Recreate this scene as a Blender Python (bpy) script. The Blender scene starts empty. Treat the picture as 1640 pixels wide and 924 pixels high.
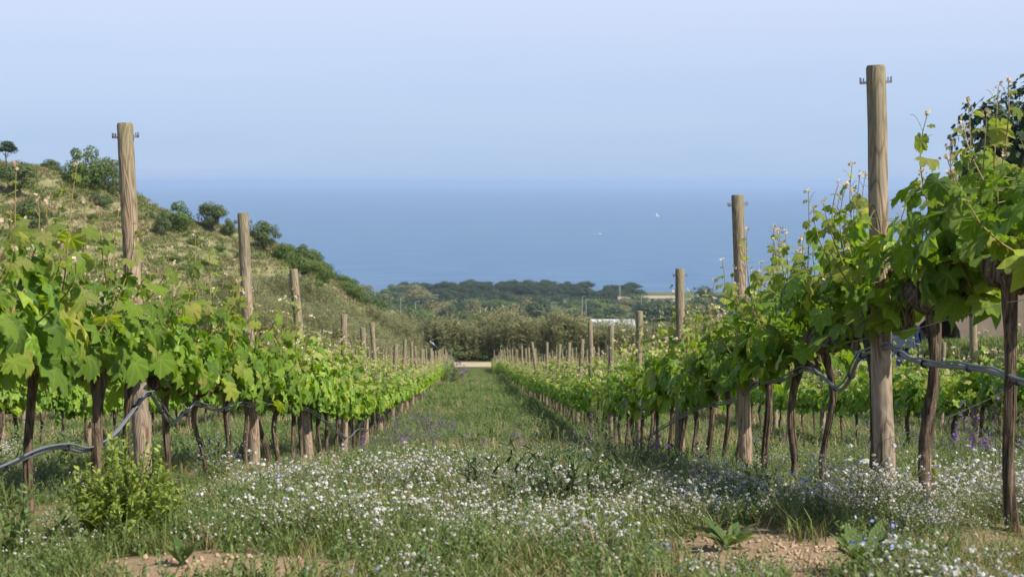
import bpy, math, random
import numpy as np
from mathutils import Matrix, Vector

rng = np.random.default_rng(7)
random.seed(7)
R = math.radians
scene = bpy.context.scene

# ------------------------------------------------------------------ camera
FPX = 2278.0                       # focal length in photograph pixels (50 mm on 36 mm)
PITCH = math.atan((462.0 - 292.0) / FPX)
cam_d = bpy.data.cameras.new('camera')
cam = bpy.data.objects.new('camera', cam_d)
scene.collection.objects.link(cam)
cam.location = (0, 0, 0)
cam.rotation_euler = (R(90) - PITCH, 0, 0)
cam_d.lens = 50.0
cam_d.sensor_width = 36.0
cam_d.clip_start = 0.05
cam_d.clip_end = 80000
cam_d.dof.use_dof = True
cam_d.dof.focus_distance = 8.5
cam_d.dof.aperture_fstop = 7.1
scene.camera = cam

# ------------------------------------------------------------------ sky and sun
SUN_AZ, SUN_EL = R(122), R(48)     # clockwise from the view direction (+Y)
world = bpy.data.worlds.new('World')
scene.world = world
world.use_nodes = True
wn, wl = world.node_tree.nodes, world.node_tree.links
for n in list(wn):
    wn.remove(n)
w_out = wn.new('ShaderNodeOutputWorld')
w_bg = wn.new('ShaderNodeBackground')
w_sky = wn.new('ShaderNodeTexSky')
w_sky.sky_type = 'NISHITA'
w_sky.sun_disc = False
w_sky.sun_elevation = SUN_EL
w_sky.sun_rotation = SUN_AZ
w_sky.altitude = 80
w_sky.air_density = 1.0
w_sky.dust_density = 0.6
w_sky.ozone_density = 3.0
# thin even haze veil over the blue, the same all the way round, palest a little above the horizon
w_tc = wn.new('ShaderNodeTexCoord')
w_sep = wn.new('ShaderNodeSeparateXYZ')
wl.new(w_tc.outputs['Generated'], w_sep.inputs[0])
w_veil = wn.new('ShaderNodeValToRGB')
for k_, (p_, c_) in enumerate([(0.0, (0.40, 0.575, 0.87)), (0.035, (0.43, 0.59, 0.875)), (0.13, (0.68, 0.765, 1.0)), (1.0, (0.34, 0.50, 0.86))]):
    if k_ > 1: w_veil.color_ramp.elements.new(p_)
    w_veil.color_ramp.elements[k_].position = p_
    w_veil.color_ramp.elements[k_].color = (*c_, 1)
wl.new(w_sep.outputs[2], w_veil.inputs[0])
w_up = wn.new('ShaderNodeMix'); w_up.data_type = 'RGBA'; w_up.blend_type = 'MULTIPLY'
w_up.inputs[0].default_value = 1.0
w_up.inputs[7].default_value = (6.6, 6.6, 6.6, 1)
wl.new(w_veil.outputs[0], w_up.inputs[6])
w_fac = wn.new('ShaderNodeMapRange')
w_fac.inputs[1].default_value = 0.12; w_fac.inputs[2].default_value = 0.5
w_fac.inputs[3].default_value = 0.88; w_fac.inputs[4].default_value = 0.15
wl.new(w_sep.outputs[2], w_fac.inputs[0])
w_mix = wn.new('ShaderNodeMix'); w_mix.data_type = 'RGBA'
wl.new(w_fac.outputs[0], w_mix.inputs[0])
wl.new(w_sky.outputs[0], w_mix.inputs[6])
w_map = wn.new('ShaderNodeMapping'); w_map.inputs['Scale'].default_value = (2.2, 2.2, 22)
wl.new(w_tc.outputs['Generated'], w_map.inputs['Vector'])
w_nz = wn.new('ShaderNodeTexNoise'); w_nz.inputs['Scale'].default_value = 1.6; w_nz.inputs['Detail'].default_value = 5; w_nz.inputs['Distortion'].default_value = 0.6
wl.new(w_map.outputs[0], w_nz.inputs['Vector'])
w_ws = wn.new('ShaderNodeMapRange')
w_ws.inputs[1].default_value = 0.35; w_ws.inputs[2].default_value = 0.75; w_ws.inputs[3].default_value = 0.0; w_ws.inputs[4].default_value = 0.13
wl.new(w_nz.outputs[0], w_ws.inputs[0])
w_wisp = wn.new('ShaderNodeMix'); w_wisp.data_type = 'RGBA'
wl.new(w_ws.outputs[0], w_wisp.inputs[0])
wl.new(w_up.outputs[2], w_wisp.inputs[6])
w_wisp.inputs[7].default_value = (5.3, 5.5, 6.5, 1)
wl.new(w_wisp.outputs[2], w_mix.inputs[7])
wl.new(w_mix.outputs[2], w_bg.inputs[0])
w_bg.inputs[1].default_value = 0.105
wl.new(w_bg.outputs[0], w_out.inputs[0])

sun_d = bpy.data.lights.new('sun', 'SUN')
sun_d.energy = 5.0
sun_d.angle = R(0.6)
sun_d.color = (1.0, 0.94, 0.84)
sun = bpy.data.objects.new('sun', sun_d)
scene.collection.objects.link(sun)
sv = Vector((math.sin(SUN_AZ) * math.cos(SUN_EL), math.cos(SUN_AZ) * math.cos(SUN_EL), math.sin(SUN_EL)))
sun.rotation_euler = sv.to_track_quat('Z', 'Y').to_euler()
sun.location = (20, -10, 30)

vs = scene.view_settings
vs.view_transform = 'Standard'
vs.look = 'None'
vs.exposure = 0.52
vs.gamma = 1.0
vs.use_curve_mapping = False
scene.render.engine = 'CYCLES'
cy = scene.cycles
cy.use_denoising = True
cy.max_bounces = 6
cy.diffuse_bounces = 3
cy.glossy_bounces = 2
cy.transmission_bounces = 4
cy.volume_bounces = 1
cy.caustics_reflective = False
cy.caustics_refractive = False

# ------------------------------------------------------------------ mesh helpers
COL = scene.collection


class MB:
    """collects triangles (numpy) and links them as one mesh"""
    def __init__(self):
        self.V, self.F, self.M, self.S, self.n = [], [], [], [], 0

    def add(self, V, F, m=0, smooth=False):
        V = np.asarray(V, float).reshape(-1, 3)
        F = np.asarray(F, np.int64).reshape(-1, 3)
        self.V.append(V)
        self.F.append(F + self.n)
        self.M.append(np.full(len(F), m, np.int32))
        self.S.append(np.full(len(F), smooth, bool))
        self.n += len(V)
        return self

    def quads(self, V, Q, m=0, smooth=False):
        Q = np.asarray(Q, np.int64)
        return self.add(V, np.concatenate([Q[:, [0, 1, 2]], Q[:, [0, 2, 3]]]), m, smooth)

    def box(self, c, s, m=0, rot=None):
        x, y, z = np.asarray(s, float) / 2
        V = np.array([[-x, -y, -z], [x, -y, -z], [x, y, -z], [-x, y, -z], [-x, -y, z], [x, -y, z], [x, y, z], [-x, y, z]])
        if rot is not None:
            V = V @ np.array(Matrix.Rotation(rot, 3, 'Z')).T
        V = V + np.asarray(c, float)
        return self.quads(V, [[0, 3, 2, 1], [4, 5, 6, 7], [0, 1, 5, 4], [1, 2, 6, 5], [2, 3, 7, 6], [3, 0, 4, 7]], m)

    def tube(self, path, rad, seg=8, m=0, smooth=True, rough=0.0, twist=0.0, r=None, caps=True):
        P = np.asarray(path, float)
        n = len(P)
        rad = np.broadcast_to(np.asarray(rad, float), (n,))
        T = np.gradient(P, axis=0)
        T /= np.linalg.norm(T, axis=1, keepdims=True) + 1e-9
        ref = np.array([1.0, 0, 0]) if abs(T[:, 0]).mean() < 0.8 else np.array([0, 1.0, 0])
        A = ref - T * (T @ ref)[:, None]
        A /= np.linalg.norm(A, axis=1, keepdims=True) + 1e-9
        B = np.cross(T, A)
        ang = np.linspace(0, 2 * math.pi, seg, endpoint=False)
        a = ang[None, :] + twist * np.linspace(0, 1, n)[:, None]
        rr = np.repeat(rad[:, None], seg, 1)
        if rough and r is not None:
            lobes = r.normal(0, 1, seg)
            drift = r.normal(0, 1, (n, seg))
            rr = rr * (1 + rough * (0.65 * lobes[None, :] + 0.5 * drift))
        V = P[:, None, :] + rr[:, :, None] * (np.cos(a)[:, :, None] * A[:, None, :] + np.sin(a)[:, :, None] * B[:, None, :])
        V = V.reshape(-1, 3)
        i, j = np.meshgrid(np.arange(n - 1), np.arange(seg), indexing='ij')
        j2 = (j + 1) % seg
        Q = np.stack([i * seg + j, i * seg + j2, (i + 1) * seg + j2, (i + 1) * seg + j], -1).reshape(-1, 4)
        F = np.concatenate([Q[:, [0, 1, 2]], Q[:, [0, 2, 3]]])
        if caps:
            k = np.arange(seg)
            self.add(np.concatenate([V[:seg], V[:seg].mean(0)[None]]), np.stack([np.full(seg, seg), (k + 1) % seg, k], 1), m, False)
            self.add(np.concatenate([V[-seg:], V[-seg:].mean(0)[None]]), np.stack([np.full(seg, seg), k, (k + 1) % seg], 1), m, False)
        return self.add(V, F, m, smooth)

    def batch(self, TV, TF, pos, Rm, s, m=0, smooth=False):
        TV = np.asarray(TV, float); TF = np.asarray(TF, np.int64)
        n = len(pos)
        if n == 0:
            return self
        s = np.broadcast_to(np.asarray(s, float), (n,)) if np.ndim(s) < 2 else s
        L = TV[None] * (s[:, None, None] if s.ndim == 1 else s[:, None, :])
        V = np.einsum('nij,nvj->nvi', Rm, L) + np.asarray(pos)[:, None, :]
        F = TF[None] + (np.arange(n) * len(TV))[:, None, None]
        return self.add(V.reshape(-1, 3), F.reshape(-1, 3), m, smooth)

    def mesh(self, name, mats):
        V = np.concatenate(self.V); F = np.concatenate(self.F)
        me = bpy.data.meshes.new(name)
        me.vertices.add(len(V)); me.vertices.foreach_set('co', V.astype(np.float32).ravel())
        me.loops.add(len(F) * 3); me.loops.foreach_set('vertex_index', F.astype(np.int32).ravel())
        me.polygons.add(len(F))
        me.polygons.foreach_set('loop_start', np.arange(0, len(F) * 3, 3, dtype=np.int32))
        me.polygons.foreach_set('material_index', np.concatenate(self.M))
        me.polygons.foreach_set('use_smooth', np.concatenate(self.S))
        for mt in mats:
            me.materials.append(mt)
        me.update(calc_edges=True)
        return me

    def build(self, name, mats, parent=None):
        return obj(name, self.mesh(name, mats if isinstance(mats, (list, tuple)) else [mats]), parent)


def obj(name, mesh, parent=None, col=None):
    o = bpy.data.objects.new(name, mesh)
    (col or COL).objects.link(o)
    if parent is not None:
        o.parent = parent
    return o


def tag(o, label=None, cat=None, group=None, kind=None):
    if label: o['label'] = label
    if cat: o['category'] = cat
    if group: o['group'] = group
    if kind: o['kind'] = kind
    return o


def empty(name, loc=(0, 0, 0), rz=0.0, parent=None):
    o = bpy.data.objects.new(name, None)
    COL.objects.link(o)
    o.location = loc
    o.rotation_euler = (0, 0, rz)
    o.empty_display_size = 0.1
    if parent: o.parent = parent
    return o


def norm(a):
    return a / (np.linalg.norm(a, axis=-1, keepdims=True) + 1e-9)


def frames(t, n):
    """rotation matrices with y = t (kept) and z close to n"""
    t = norm(t)
    x = norm(np.cross(t, n))
    z = np.cross(x, t)
    return np.stack([x, t, z], -1)


def rand_dirs(n, r=rng):
    return norm(r.normal(0, 1, (n, 3)))


# ------------------------------------------------------------------ materials
def nodes(name):
    m = bpy.data.materials.new(name)
    m.use_nodes = True
    nt = m.node_tree
    for n in list(nt.nodes):
        nt.nodes.remove(n)
    out = nt.nodes.new('ShaderNodeOutputMaterial')
    return m, nt, out


def N(nt, t, **kw):
    n = nt.nodes.new(t)
    for k, v in kw.items():
        setattr(n, k, v)
    return n


def ramp(nt, fac, stops, interp='LINEAR'):
    r = nt.nodes.new('ShaderNodeValToRGB')
    r.color_ramp.interpolation = interp
    e = r.color_ramp.elements
    while len(e) < len(stops):
        e.new(0.5)
    for el, (p, c) in zip(e, stops):
        el.position = p
        el.color = (*c, 1) if len(c) == 3 else c
    nt.links.new(fac, r.inputs[0])
    return r.outputs[0]


def mixc(nt, fac, a, b, blend='MIX'):
    m = nt.nodes.new('ShaderNodeMix')
    m.data_type = 'RGBA'
    m.blend_type = blend
    for s, v in ((0, fac), (6, a), (7, b)):
        if isinstance(v, (int, float)):
            m.inputs[s].default_value = v
        elif isinstance(v, tuple):
            m.inputs[s].default_value = (*v, 1) if len(v) == 3 else v
        else:
            nt.links.new(v, m.inputs[s])
    return m.outputs[2]


def noise(nt, scale, detail=4, rough=0.55, vec=None, dist=0.0):
    n = nt.nodes.new('ShaderNodeTexNoise')
    n.inputs['Scale'].default_value = scale
    n.inputs['Detail'].default_value = detail
    n.inputs['Roughness'].default_value = rough
    n.inputs['Distortion'].default_value = dist
    if vec is not None:
        nt.links.new(vec, n.inputs['Vector'])
    return n.outputs[0]


def mapping(nt, src, scale=(1, 1, 1)):
    m = nt.nodes.new('ShaderNodeMapping')
    m.inputs['Scale'].default_value = scale
    nt.links.new(src, m.inputs['Vector'])
    return m.outputs[0]


def math_n(nt, op, a, b=None):
    n = nt.nodes.new('ShaderNodeMath')
    n.operation = op
    for i, v in enumerate((a, b)):
        if v is None: continue
        if isinstance(v, (int, float)):
            n.inputs[i].default_value = v
        else:
            nt.links.new(v, n.inputs[i])
    return n.outputs[0]


def bump(nt, h, strength=0.4, dist=0.02):
    b = nt.nodes.new('ShaderNodeBump')
    b.inputs['Strength'].default_value = strength
    b.inputs['Distance'].default_value = dist
    nt.links.new(h, b.inputs['Height'])
    return b.outputs[0]


def principled(nt, out, col, rough=0.7, spec=0.3, normal=None, metal=0.0, link=True):
    p = nt.nodes.new('ShaderNodeBsdfPrincipled')
    if isinstance(col, tuple):
        p.inputs['Base Color'].default_value = (*col, 1)
    else:
        nt.links.new(col, p.inputs['Base Color'])
    if isinstance(rough, (int, float)):
        p.inputs['Roughness'].default_value = rough
    else:
        nt.links.new(rough, p.inputs['Roughness'])
    p.inputs['Specular IOR Level'].default_value = spec
    p.inputs['Metallic'].default_value = metal
    if normal is not None:
        nt.links.new(normal, p.inputs['Normal'])
    if link:
        nt.links.new(p.outputs[0], out.inputs[0])
    return p


def rand_fac(nt):
    """random value that differs per object and per loose piece of a mesh"""
    g = nt.nodes.new('ShaderNodeNewGeometry')
    o = nt.nodes.new('ShaderNodeObjectInfo')
    return math_n(nt, 'FRACT', math_n(nt, 'ADD', g.outputs['Random Per Island'], o.outputs['Random']))


def leaf_mat(name, stops, trans_col, trans=0.35, rough=0.45, spec=0.35, nscale=0.0, veins=False):
    m, nt, out = nodes(name)
    col = ramp(nt, rand_fac(nt), stops)
    nrm = None
    tc = nt.nodes.new('ShaderNodeTexCoord')
    if nscale:
        nz = noise(nt, nscale, 3, vec=tc.outputs['Object'])
        nrm = bump(nt, nz, 0.8, 0.012)
        col = mixc(nt, 0.35, col, mixc(nt, nz, (0.45, 0.5, 0.4), (1.25, 1.3, 1.1)), 'MULTIPLY')
    if veins:
        at = nt.nodes.new('ShaderNodeAttribute'); at.attribute_name = 'vein'
        v = math_n(nt, 'POWER', at.outputs['Fac'], 9.0)
        col = mixc(nt, math_n(nt, 'MULTIPLY', v, 0.45), col, (0.42, 0.50, 0.16))
    p = principled(nt, out, col, rough, spec, nrm, link=False)
    t = nt.nodes.new('ShaderNodeBsdfTranslucent')
    nt.links.new(mixc(nt, 1.0, col, trans_col, 'MULTIPLY'), t.inputs[0])
    mx = nt.nodes.new('ShaderNodeMixShader')
    mx.inputs[0].default_value = trans
    nt.links.new(p.outputs[0], mx.inputs[1])
    nt.links.new(t.outputs[0], mx.inputs[2])
    nt.links.new(mx.outputs[0], out.inputs[0])
    return m


M = {}
M['leaf'] = leaf_mat('vine_leaf', [(0, (0.105, 0.195, 0.018)), (0.45, (0.175, 0.290, 0.028)), (0.8, (0.24, 0.355, 0.040)), (0.95, (0.33, 0.40, 0.055)), (1, (0.38, 0.36, 0.08))],
                     (1.9, 1.85, 0.6), 0.37, 0.42, 0.42, 38.0, True)
M['young'] = leaf_mat('young_vine_leaf', [(0, (0.20, 0.27, 0.05)), (0.5, (0.28, 0.34, 0.07)), (1, (0.40, 0.40, 0.13))],
                      (1.7, 1.7, 0.9), 0.42, 0.45, 0.35, 40.0, True)
M['bud'] = leaf_mat('shoot_tip', [(0, (0.50, 0.42, 0.24)), (0.6, (0.62, 0.55, 0.36)), (1, (0.55, 0.36, 0.26))], (1.3, 1.2, 1.0), 0.3, 0.6, 0.2)
M['leaf_far'] = leaf_mat('vine_leaf_distant', [(0, (0.105, 0.195, 0.020)), (0.5, (0.18, 0.285, 0.030)), (1, (0.29, 0.375, 0.045))],
                         (1.9, 1.9, 0.9), 0.36, 0.5, 0.3)


def simple(name, col, rough=0.7, spec=0.3, metal=0.0, vary=0.0, vscale=6.0, bumps=0.0):
    m, nt, out = nodes(name)
    c = col
    nrm = None
    if vary or bumps:
        tc = nt.nodes.new('ShaderNodeTexCoord')
        nz = noise(nt, vscale, 5, vec=tc.outputs['Object'])
        if vary:
            c = mixc(nt, nz, tuple(x * (1 - vary) for x in col), tuple(min(1, x * (1 + vary)) for x in col))
        if bumps:
            nrm = bump(nt, nz, bumps, 0.03)
    principled(nt, out, c, rough, spec, nrm, metal)
    return m


def wood_post(name):
    m, nt, out = nodes(name)
    tc = nt.nodes.new('ShaderNodeTexCoord')
    oi = nt.nodes.new('ShaderNodeObjectInfo')
    va = nt.nodes.new('ShaderNodeVectorMath'); va.operation = 'ADD'
    nt.links.new(tc.outputs['Object'], va.inputs[0])
    cx = nt.nodes.new('ShaderNodeCombineXYZ')
    for i in range(3):
        nt.links.new(math_n(nt, 'MULTIPLY', oi.outputs['Random'], (7.0, 13.0, 31.0)[i]), cx.inputs[i])
    nt.links.new(cx.outputs[0], va.inputs[1])
    v = va.outputs[0]
    n1 = noise(nt, 1.0, 3, 0.5, mapping(nt, v, (11, 11, 1.7)), 0.9)
    w = math_n(nt, 'FRACT', math_n(nt, 'MULTIPLY', n1, 9.0))
    rings = math_n(nt, 'ABSOLUTE', math_n(nt, 'SUBTRACT', w, 0.5))
    col = ramp(nt, rings, [(0.0, (0.12, 0.065, 0.03)), (0.14, (0.28, 0.18, 0.10)), (0.5, (0.45, 0.335, 0.215))])
    n2 = noise(nt, 1.0, 5, 0.6, mapping(nt, v, (120, 120, 3)))
    col = mixc(nt, 0.5, col, mixc(nt, n2, (0.6, 0.57, 0.54), (1.25, 1.25, 1.25)), 'MULTIPLY')
    n3 = noise(nt, 4.0, 3, 0.5, v)
    col = mixc(nt, math_n(nt, 'MULTIPLY', n3, 0.35), col, (0.30, 0.29, 0.27))
    ck = noise(nt, 1.0, 2, 0.5, mapping(nt, v, (60, 60, 0.9)), 0.3)
    col = mixc(nt, ramp(nt, ck, [(0.30, (0.85,) * 3), (0.36, (0, 0, 0))]), col, (0.07, 0.045, 0.03))
    stain = noise(nt, 2.2, 5, 0.6, mapping(nt, v, (2.2, 2.2, 1)))
    col = mixc(nt, ramp(nt, stain, [(0.45, (0, 0, 0)), (0.7, (0.55,) * 3)]), col, (0.20, 0.18, 0.15))
    # knots
    vo = nt.nodes.new('ShaderNodeTexVoronoi'); vo.inputs['Scale'].default_value = 1.0
    nt.links.new(mapping(nt, v, (13, 13, 4.5)), vo.inputs['Vector'])
    col = mixc(nt, ramp(nt, vo.outputs['Distance'], [(0.10, (0.75,) * 3), (0.17, (0, 0, 0))]), col, (0.13, 0.07, 0.035))
    # green algae near the weathered top
    sp = nt.nodes.new('ShaderNodeSeparateXYZ'); nt.links.new(tc.outputs['Object'], sp.inputs[0])
    top = ramp(nt, math_n(nt, 'ADD', sp.outputs[2], math_n(nt, 'MULTIPLY', n3, 0.5)), [(0.0, (0, 0, 0)), (1.0, (1, 1, 1))])
    mr = nt.nodes.new('ShaderNodeMapRange')
    mr.inputs[1].default_value = 1.55; mr.inputs[2].default_value = 2.25
    nt.links.new(math_n(nt, 'ADD', sp.outputs[2], math_n(nt, 'MULTIPLY', n3, 0.4)), mr.inputs[0])
    col = mixc(nt, math_n(nt, 'MULTIPLY', mr.outputs[0], 0.65), col, (0.17, 0.165, 0.085))
    principled(nt, out, col, 0.8, 0.2, bump(nt, math_n(nt, 'ADD', n2, rings), 0.5, 0.01))
    return m


def bark(name, dark, light, sc=(55, 55, 7)):
    m, nt, out = nodes(name)
    tc = nt.nodes.new('ShaderNodeTexCoord')
    n1 = noise(nt, 1.0, 6, 0.65, mapping(nt, tc.outputs['Object'], sc), 0.8)
    n2 = noise(nt, 5.0, 3, 0.5, tc.outputs['Object'])
    col = ramp(nt, n1, [(0.38, dark), (0.56, light), (0.70, tuple(min(1, c * 1.8) for c in light))])
    col = mixc(nt, 0.5, col, mixc(nt, n2, (0.55, 0.5, 0.5), (1.3, 1.3, 1.2)), 'MULTIPLY')
    principled(nt, out, col, 0.9, 0.1, bump(nt, n1, 1.0, 0.02))
    return m


M['post'] = wood_post('weathered_pine_post')
M['bark'] = bark('vine_bark', (0.045, 0.030, 0.021), (0.19, 0.14, 0.098))
M['trunk'] = bark('tree_bark', (0.05, 0.035, 0.025), (0.16, 0.12, 0.09), (9, 9, 2))
M['cane'] = simple('vine_cane', (0.24, 0.17, 0.06), 0.55, 0.35, vary=0.6, vscale=4.0)
M['petiole'] = simple('vine_petiole', (0.24, 0.26, 0.08), 0.5, 0.3, vary=0.4, vscale=6)
M['steel'] = simple('galvanised_steel', (0.42, 0.42, 0.44), 0.42, 0.5, 0.8, vary=0.35, vscale=60)
M['hose'] = simple('grey_hose', (0.15, 0.16, 0.18), 0.42, 0.5, vary=0.35, vscale=20)
M['tie'] = simple('black_cable_tie', (0.03, 0.03, 0.035), 0.5, 0.4)
M['wire'] = simple('trellis_wire', (0.5, 0.5, 0.5), 0.4, 0.5, 0.6)

# ------------------------------------------------------------------ terrain
PROF = np.array([(-400, 4), (-60, 1.0), (-15, -0.55), (0, -0.86), (3.5, -1.06), (5, -1.27), (6.7, -1.53), (10.4, -2.15), (14.4, -2.87), (18.4, -3.6), (22.2, -4.2),
                 (26, -4.72), (30, -5.25), (60, -8.95), (100, -13.7), (139.5, -18.35), (145, -18.35), (150, -18.9), (172, -22.2), (300, -36.5), (500, -52.5), (700, -64), (850, -71),
                 (960, -75), (1000, -76.6), (1100, -82), (1400, -92), (3000, -95)], float)


def pchip(xk, yk, x):
    h = np.diff(xk); d = np.diff(yk) / h
    m = np.empty(len(xk)); m[0] = d[0]; m[-1] = d[-1]
    same = d[:-1] * d[1:] > 0
    w1 = 2 * h[1:] + h[:-1]; w2 = h[1:] + 2 * h[:-1]
    with np.errstate(divide='ignore', invalid='ignore'):
        m[1:-1] = np.where(same, (w1 + w2) / (w1 / d[:-1] + w2 / d[1:]), 0)
    x = np.clip(x, xk[0], xk[-1])
    i = np.clip(np.searchsorted(xk, x) - 1, 0, len(xk) - 2)
    t = (x - xk[i]) / h[i]
    return ((1 + 2 * t) * (1 - t) ** 2 * yk[i] + t * (1 - t) ** 2 * h[i] * m[i] + t * t * (3 - 2 * t) * yk[i + 1] + t * t * (t - 1) * h[i] * m[i + 1])


def sstep(a, b, x):
    t = np.clip((x - a) / (b - a), 0, 1)
    return t * t * (3 - 2 * t)


HX = np.array([-400, -150, -90, -61, -47, -38.8, -31, -26, -21, -16.4, -11.5, -8.2, 400], float)
HZ = np.array([34, 31, 27, 24.0, 21.0, 17.2, 15.0, 12.6, 9.8, 6.5, 2.0, 0, 0], float)


def vnoise(x, y, s, seed):
    """cheap smooth value noise"""
    g = np.random.default_rng(seed).normal(0, 1, (64, 64))
    u, v = np.asarray(x) * s, np.asarray(y) * s
    i, j = np.floor(u).astype(int), np.floor(v).astype(int)
    fu, fv = u - i, v - j
    fu, fv = fu * fu * (3 - 2 * fu), fv * fv * (3 - 2 * fv)
    a, b = g[i % 64, j % 64], g[(i + 1) % 64, j % 64]
    c, d = g[i % 64, (j + 1) % 64], g[(i + 1) % 64, (j + 1) % 64]
    return (a * (1 - fu) + b * fu) * (1 - fv) + (c * (1 - fu) + d * fu) * fv


def hill_amount(x, y):
    return np.interp(x, HX, HZ) * sstep(72, 172, y) * (1 - sstep(176, 330, y))


def ground(x, y):
    x = np.asarray(x, float); y = np.asarray(y, float)
    z = pchip(PROF[:, 0], PROF[:, 1], y)
    h = hill_amount(x, y)
    hm = sstep(0.5, 6, h)
    z = z + h + hm * (0.55 * vnoise(x, y, 0.11, 3) + 0.28 * vnoise(x, y, 0.31, 4))
    # old terraces on the hillside
    z = z + hm * 0.35 * np.sin(h * 2.2 + 1.2 * vnoise(x, y, 0.05, 8))
    # track terrace on the right
    z = z + 1.9 * sstep(9.6, 11.2, x + 0.03 * y - 1.1) * sstep(20, 34, y) * (1 - sstep(75, 110, y))
    near = 1 - sstep(25, 60, y)
    z = z + near * (0.022 * vnoise(x, y, 1.3, 5) + 0.012 * vnoise(x, y, 3.7, 6))
    far = sstep(250, 500, y)
    z = z + far * (1 - sstep(880, 1000, y)) * 1.2 * vnoise(x, y, 0.012, 9)
    return z


def ray(px, py):
    cp, sp_ = math.cos(PITCH), math.sin(PITCH)
    u = (px - 820.0) / FPX; v = (462.0 - py) / FPX
    return np.array([u, cp + v * sp_, -sp_ + v * cp])


def at(px, py, Y):
    d = ray(px, py)
    return d * (Y / d[1])


def ground_hit(px, py, y0=3.0):
    d = ray(px, py); d = d / d[1]
    ys = np.concatenate([np.linspace(y0, 60, 600), np.linspace(60, 300, 900), np.linspace(300, 1300, 1500)])
    ys = ys[ys >= y0]
    below = d[2] * ys < ground(d[0] * ys, ys)
    k = int(np.argmax(below)) if below.any() else len(ys) - 1
    y = ys[k]
    return np.array([d[0] * y, y, float(ground(d[0] * y, y))])


def grid_mesh(xs, ys, zfun):
    X, Y = np.meshgrid(xs, ys, indexing='ij')
    Z = zfun(X, Y)
    V = np.stack([X, Y, Z], -1).reshape(-1, 3)
    n = len(ys)
    i, j = np.meshgrid(np.arange(len(xs) - 1), np.arange(n - 1), indexing='ij')
    Q = np.stack([i * n + j, (i + 1) * n + j, (i + 1) * n + j + 1, i * n + j + 1], -1).reshape(-1, 4)
    return V, Q


def ground_material():
    m, nt, out = nodes('ground_cover_soil')
    tc = nt.nodes.new('ShaderNodeTexCoord')
    P = tc.outputs['Object']
    zn = nt.nodes.new('ShaderNodeAttribute'); zn.attribute_name = 'zone'
    sep = nt.nodes.new('ShaderNodeSeparateColor'); nt.links.new(zn.outputs['Color'], sep.inputs[0])
    n_f = noise(nt, 55, 6, 0.7, P); n_m = noise(nt, 3.0, 5, 0.6, P); n_l = noise(nt, 0.25, 5, 0.6, P)
    soil = ramp(nt, n_f, [(0.25, (0.15, 0.088, 0.05)), (0.5, (0.32, 0.215, 0.13)), (0.75, (0.50, 0.37, 0.245))])
    green = ramp(nt, n_m, [(0.3, (0.055, 0.075, 0.02)), (0.6, (0.10, 0.12, 0.035)), (0.8, (0.19, 0.165, 0.07))])
    vine = mixc(nt, sep.outputs[1], soil, green)
    hill = ramp(nt, noise(nt, 0.6, 7, 0.65, P), [(0.28, (0.10, 0.115, 0.04)), (0.45, (0.19, 0.18, 0.08)), (0.6, (0.30, 0.25, 0.15)), (0.78, (0.38, 0.30, 0.22))])
    hill = mixc(nt, ramp(nt, n_l, [(0.42, (0, 0, 0)), (0.62, (0.7, 0.7, 0.7))]), hill, (0.13, 0.15, 0.05))
    far = ramp(nt, noise(nt, 0.03, 6, 0.6, P), [(0.3, (0.05, 0.075, 0.03)), (0.55, (0.12, 0.13, 0.05)), (0.75, (0.24, 0.20, 0.12))])
    c = mixc(nt, sep.outputs[0], vine, hill)
    c = mixc(nt, sep.outputs[2], c, far)
    principled(nt, out, c, 0.95, 0.1, bump(nt, n_f, 0.7, 0.02))
    return m


# bare-soil patches (x, y, rx, ry)
PATCHES = []
for px, py, rx, ry in ((300, 912, .36, .34), (1265, 878, .40, .42), (1370, 880, .30, .30), (1225, 910, .26, .22), (735, 795, .18, .28), (640, 880, .16, .16)):
    g = ground_hit(px, py)
    PATCHES.append((g[0], g[1], rx, ry))


def bare(x, y):
    b = np.zeros(np.shape(x))
    wob = 0.25 * vnoise(x, y, 5.0, 21)
    for cx_, cy_, rx, ry in PATCHES:
        d = np.sqrt(((x - cx_) / rx) ** 2 + ((y - cy_) / ry) ** 2) + wob
        b = np.maximum(b, 1 - sstep(0.75, 1.25, d))
    return b


ysn = np.concatenate([np.linspace(-60, -6, 10), np.linspace(-5, 14, 150), np.linspace(14.4, 60, 90), np.linspace(61, 330, 170), np.linspace(336, 1100, 90), np.linspace(1150, 3000, 12)])
sx = np.linspace(-1, 1, 261)
xsn = np.sign(sx) * (np.abs(sx) * 22 + np.abs(sx) ** 6 * 1400)
V, Q = grid_mesh(xsn, ysn, ground)
g_mb = MB().quads(V, Q, 0, True)
g_me = g_mb.mesh('ground', [ground_material()])
zone = np.zeros((len(V), 4), np.float32); zone[:, 3] = 1
zone[:, 0] = sstep(1.0, 5.0, hill_amount(V[:, 0], V[:, 1]))
zone[:, 1] = (1 - bare(V[:, 0], V[:, 1])) * (0.55 + 0.45 * sstep(8, 14, V[:, 1]))
zone[:, 2] = sstep(180, 280, V[:, 1])
ca = g_me.color_attributes.new('zone', 'FLOAT_COLOR', 'POINT')
ca.data.foreach_set('color', zone.ravel())
tag(obj('ground', g_me), 'sloping vineyard ground of sandy soil running down to the coast', 'ground', kind='structure')


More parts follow.
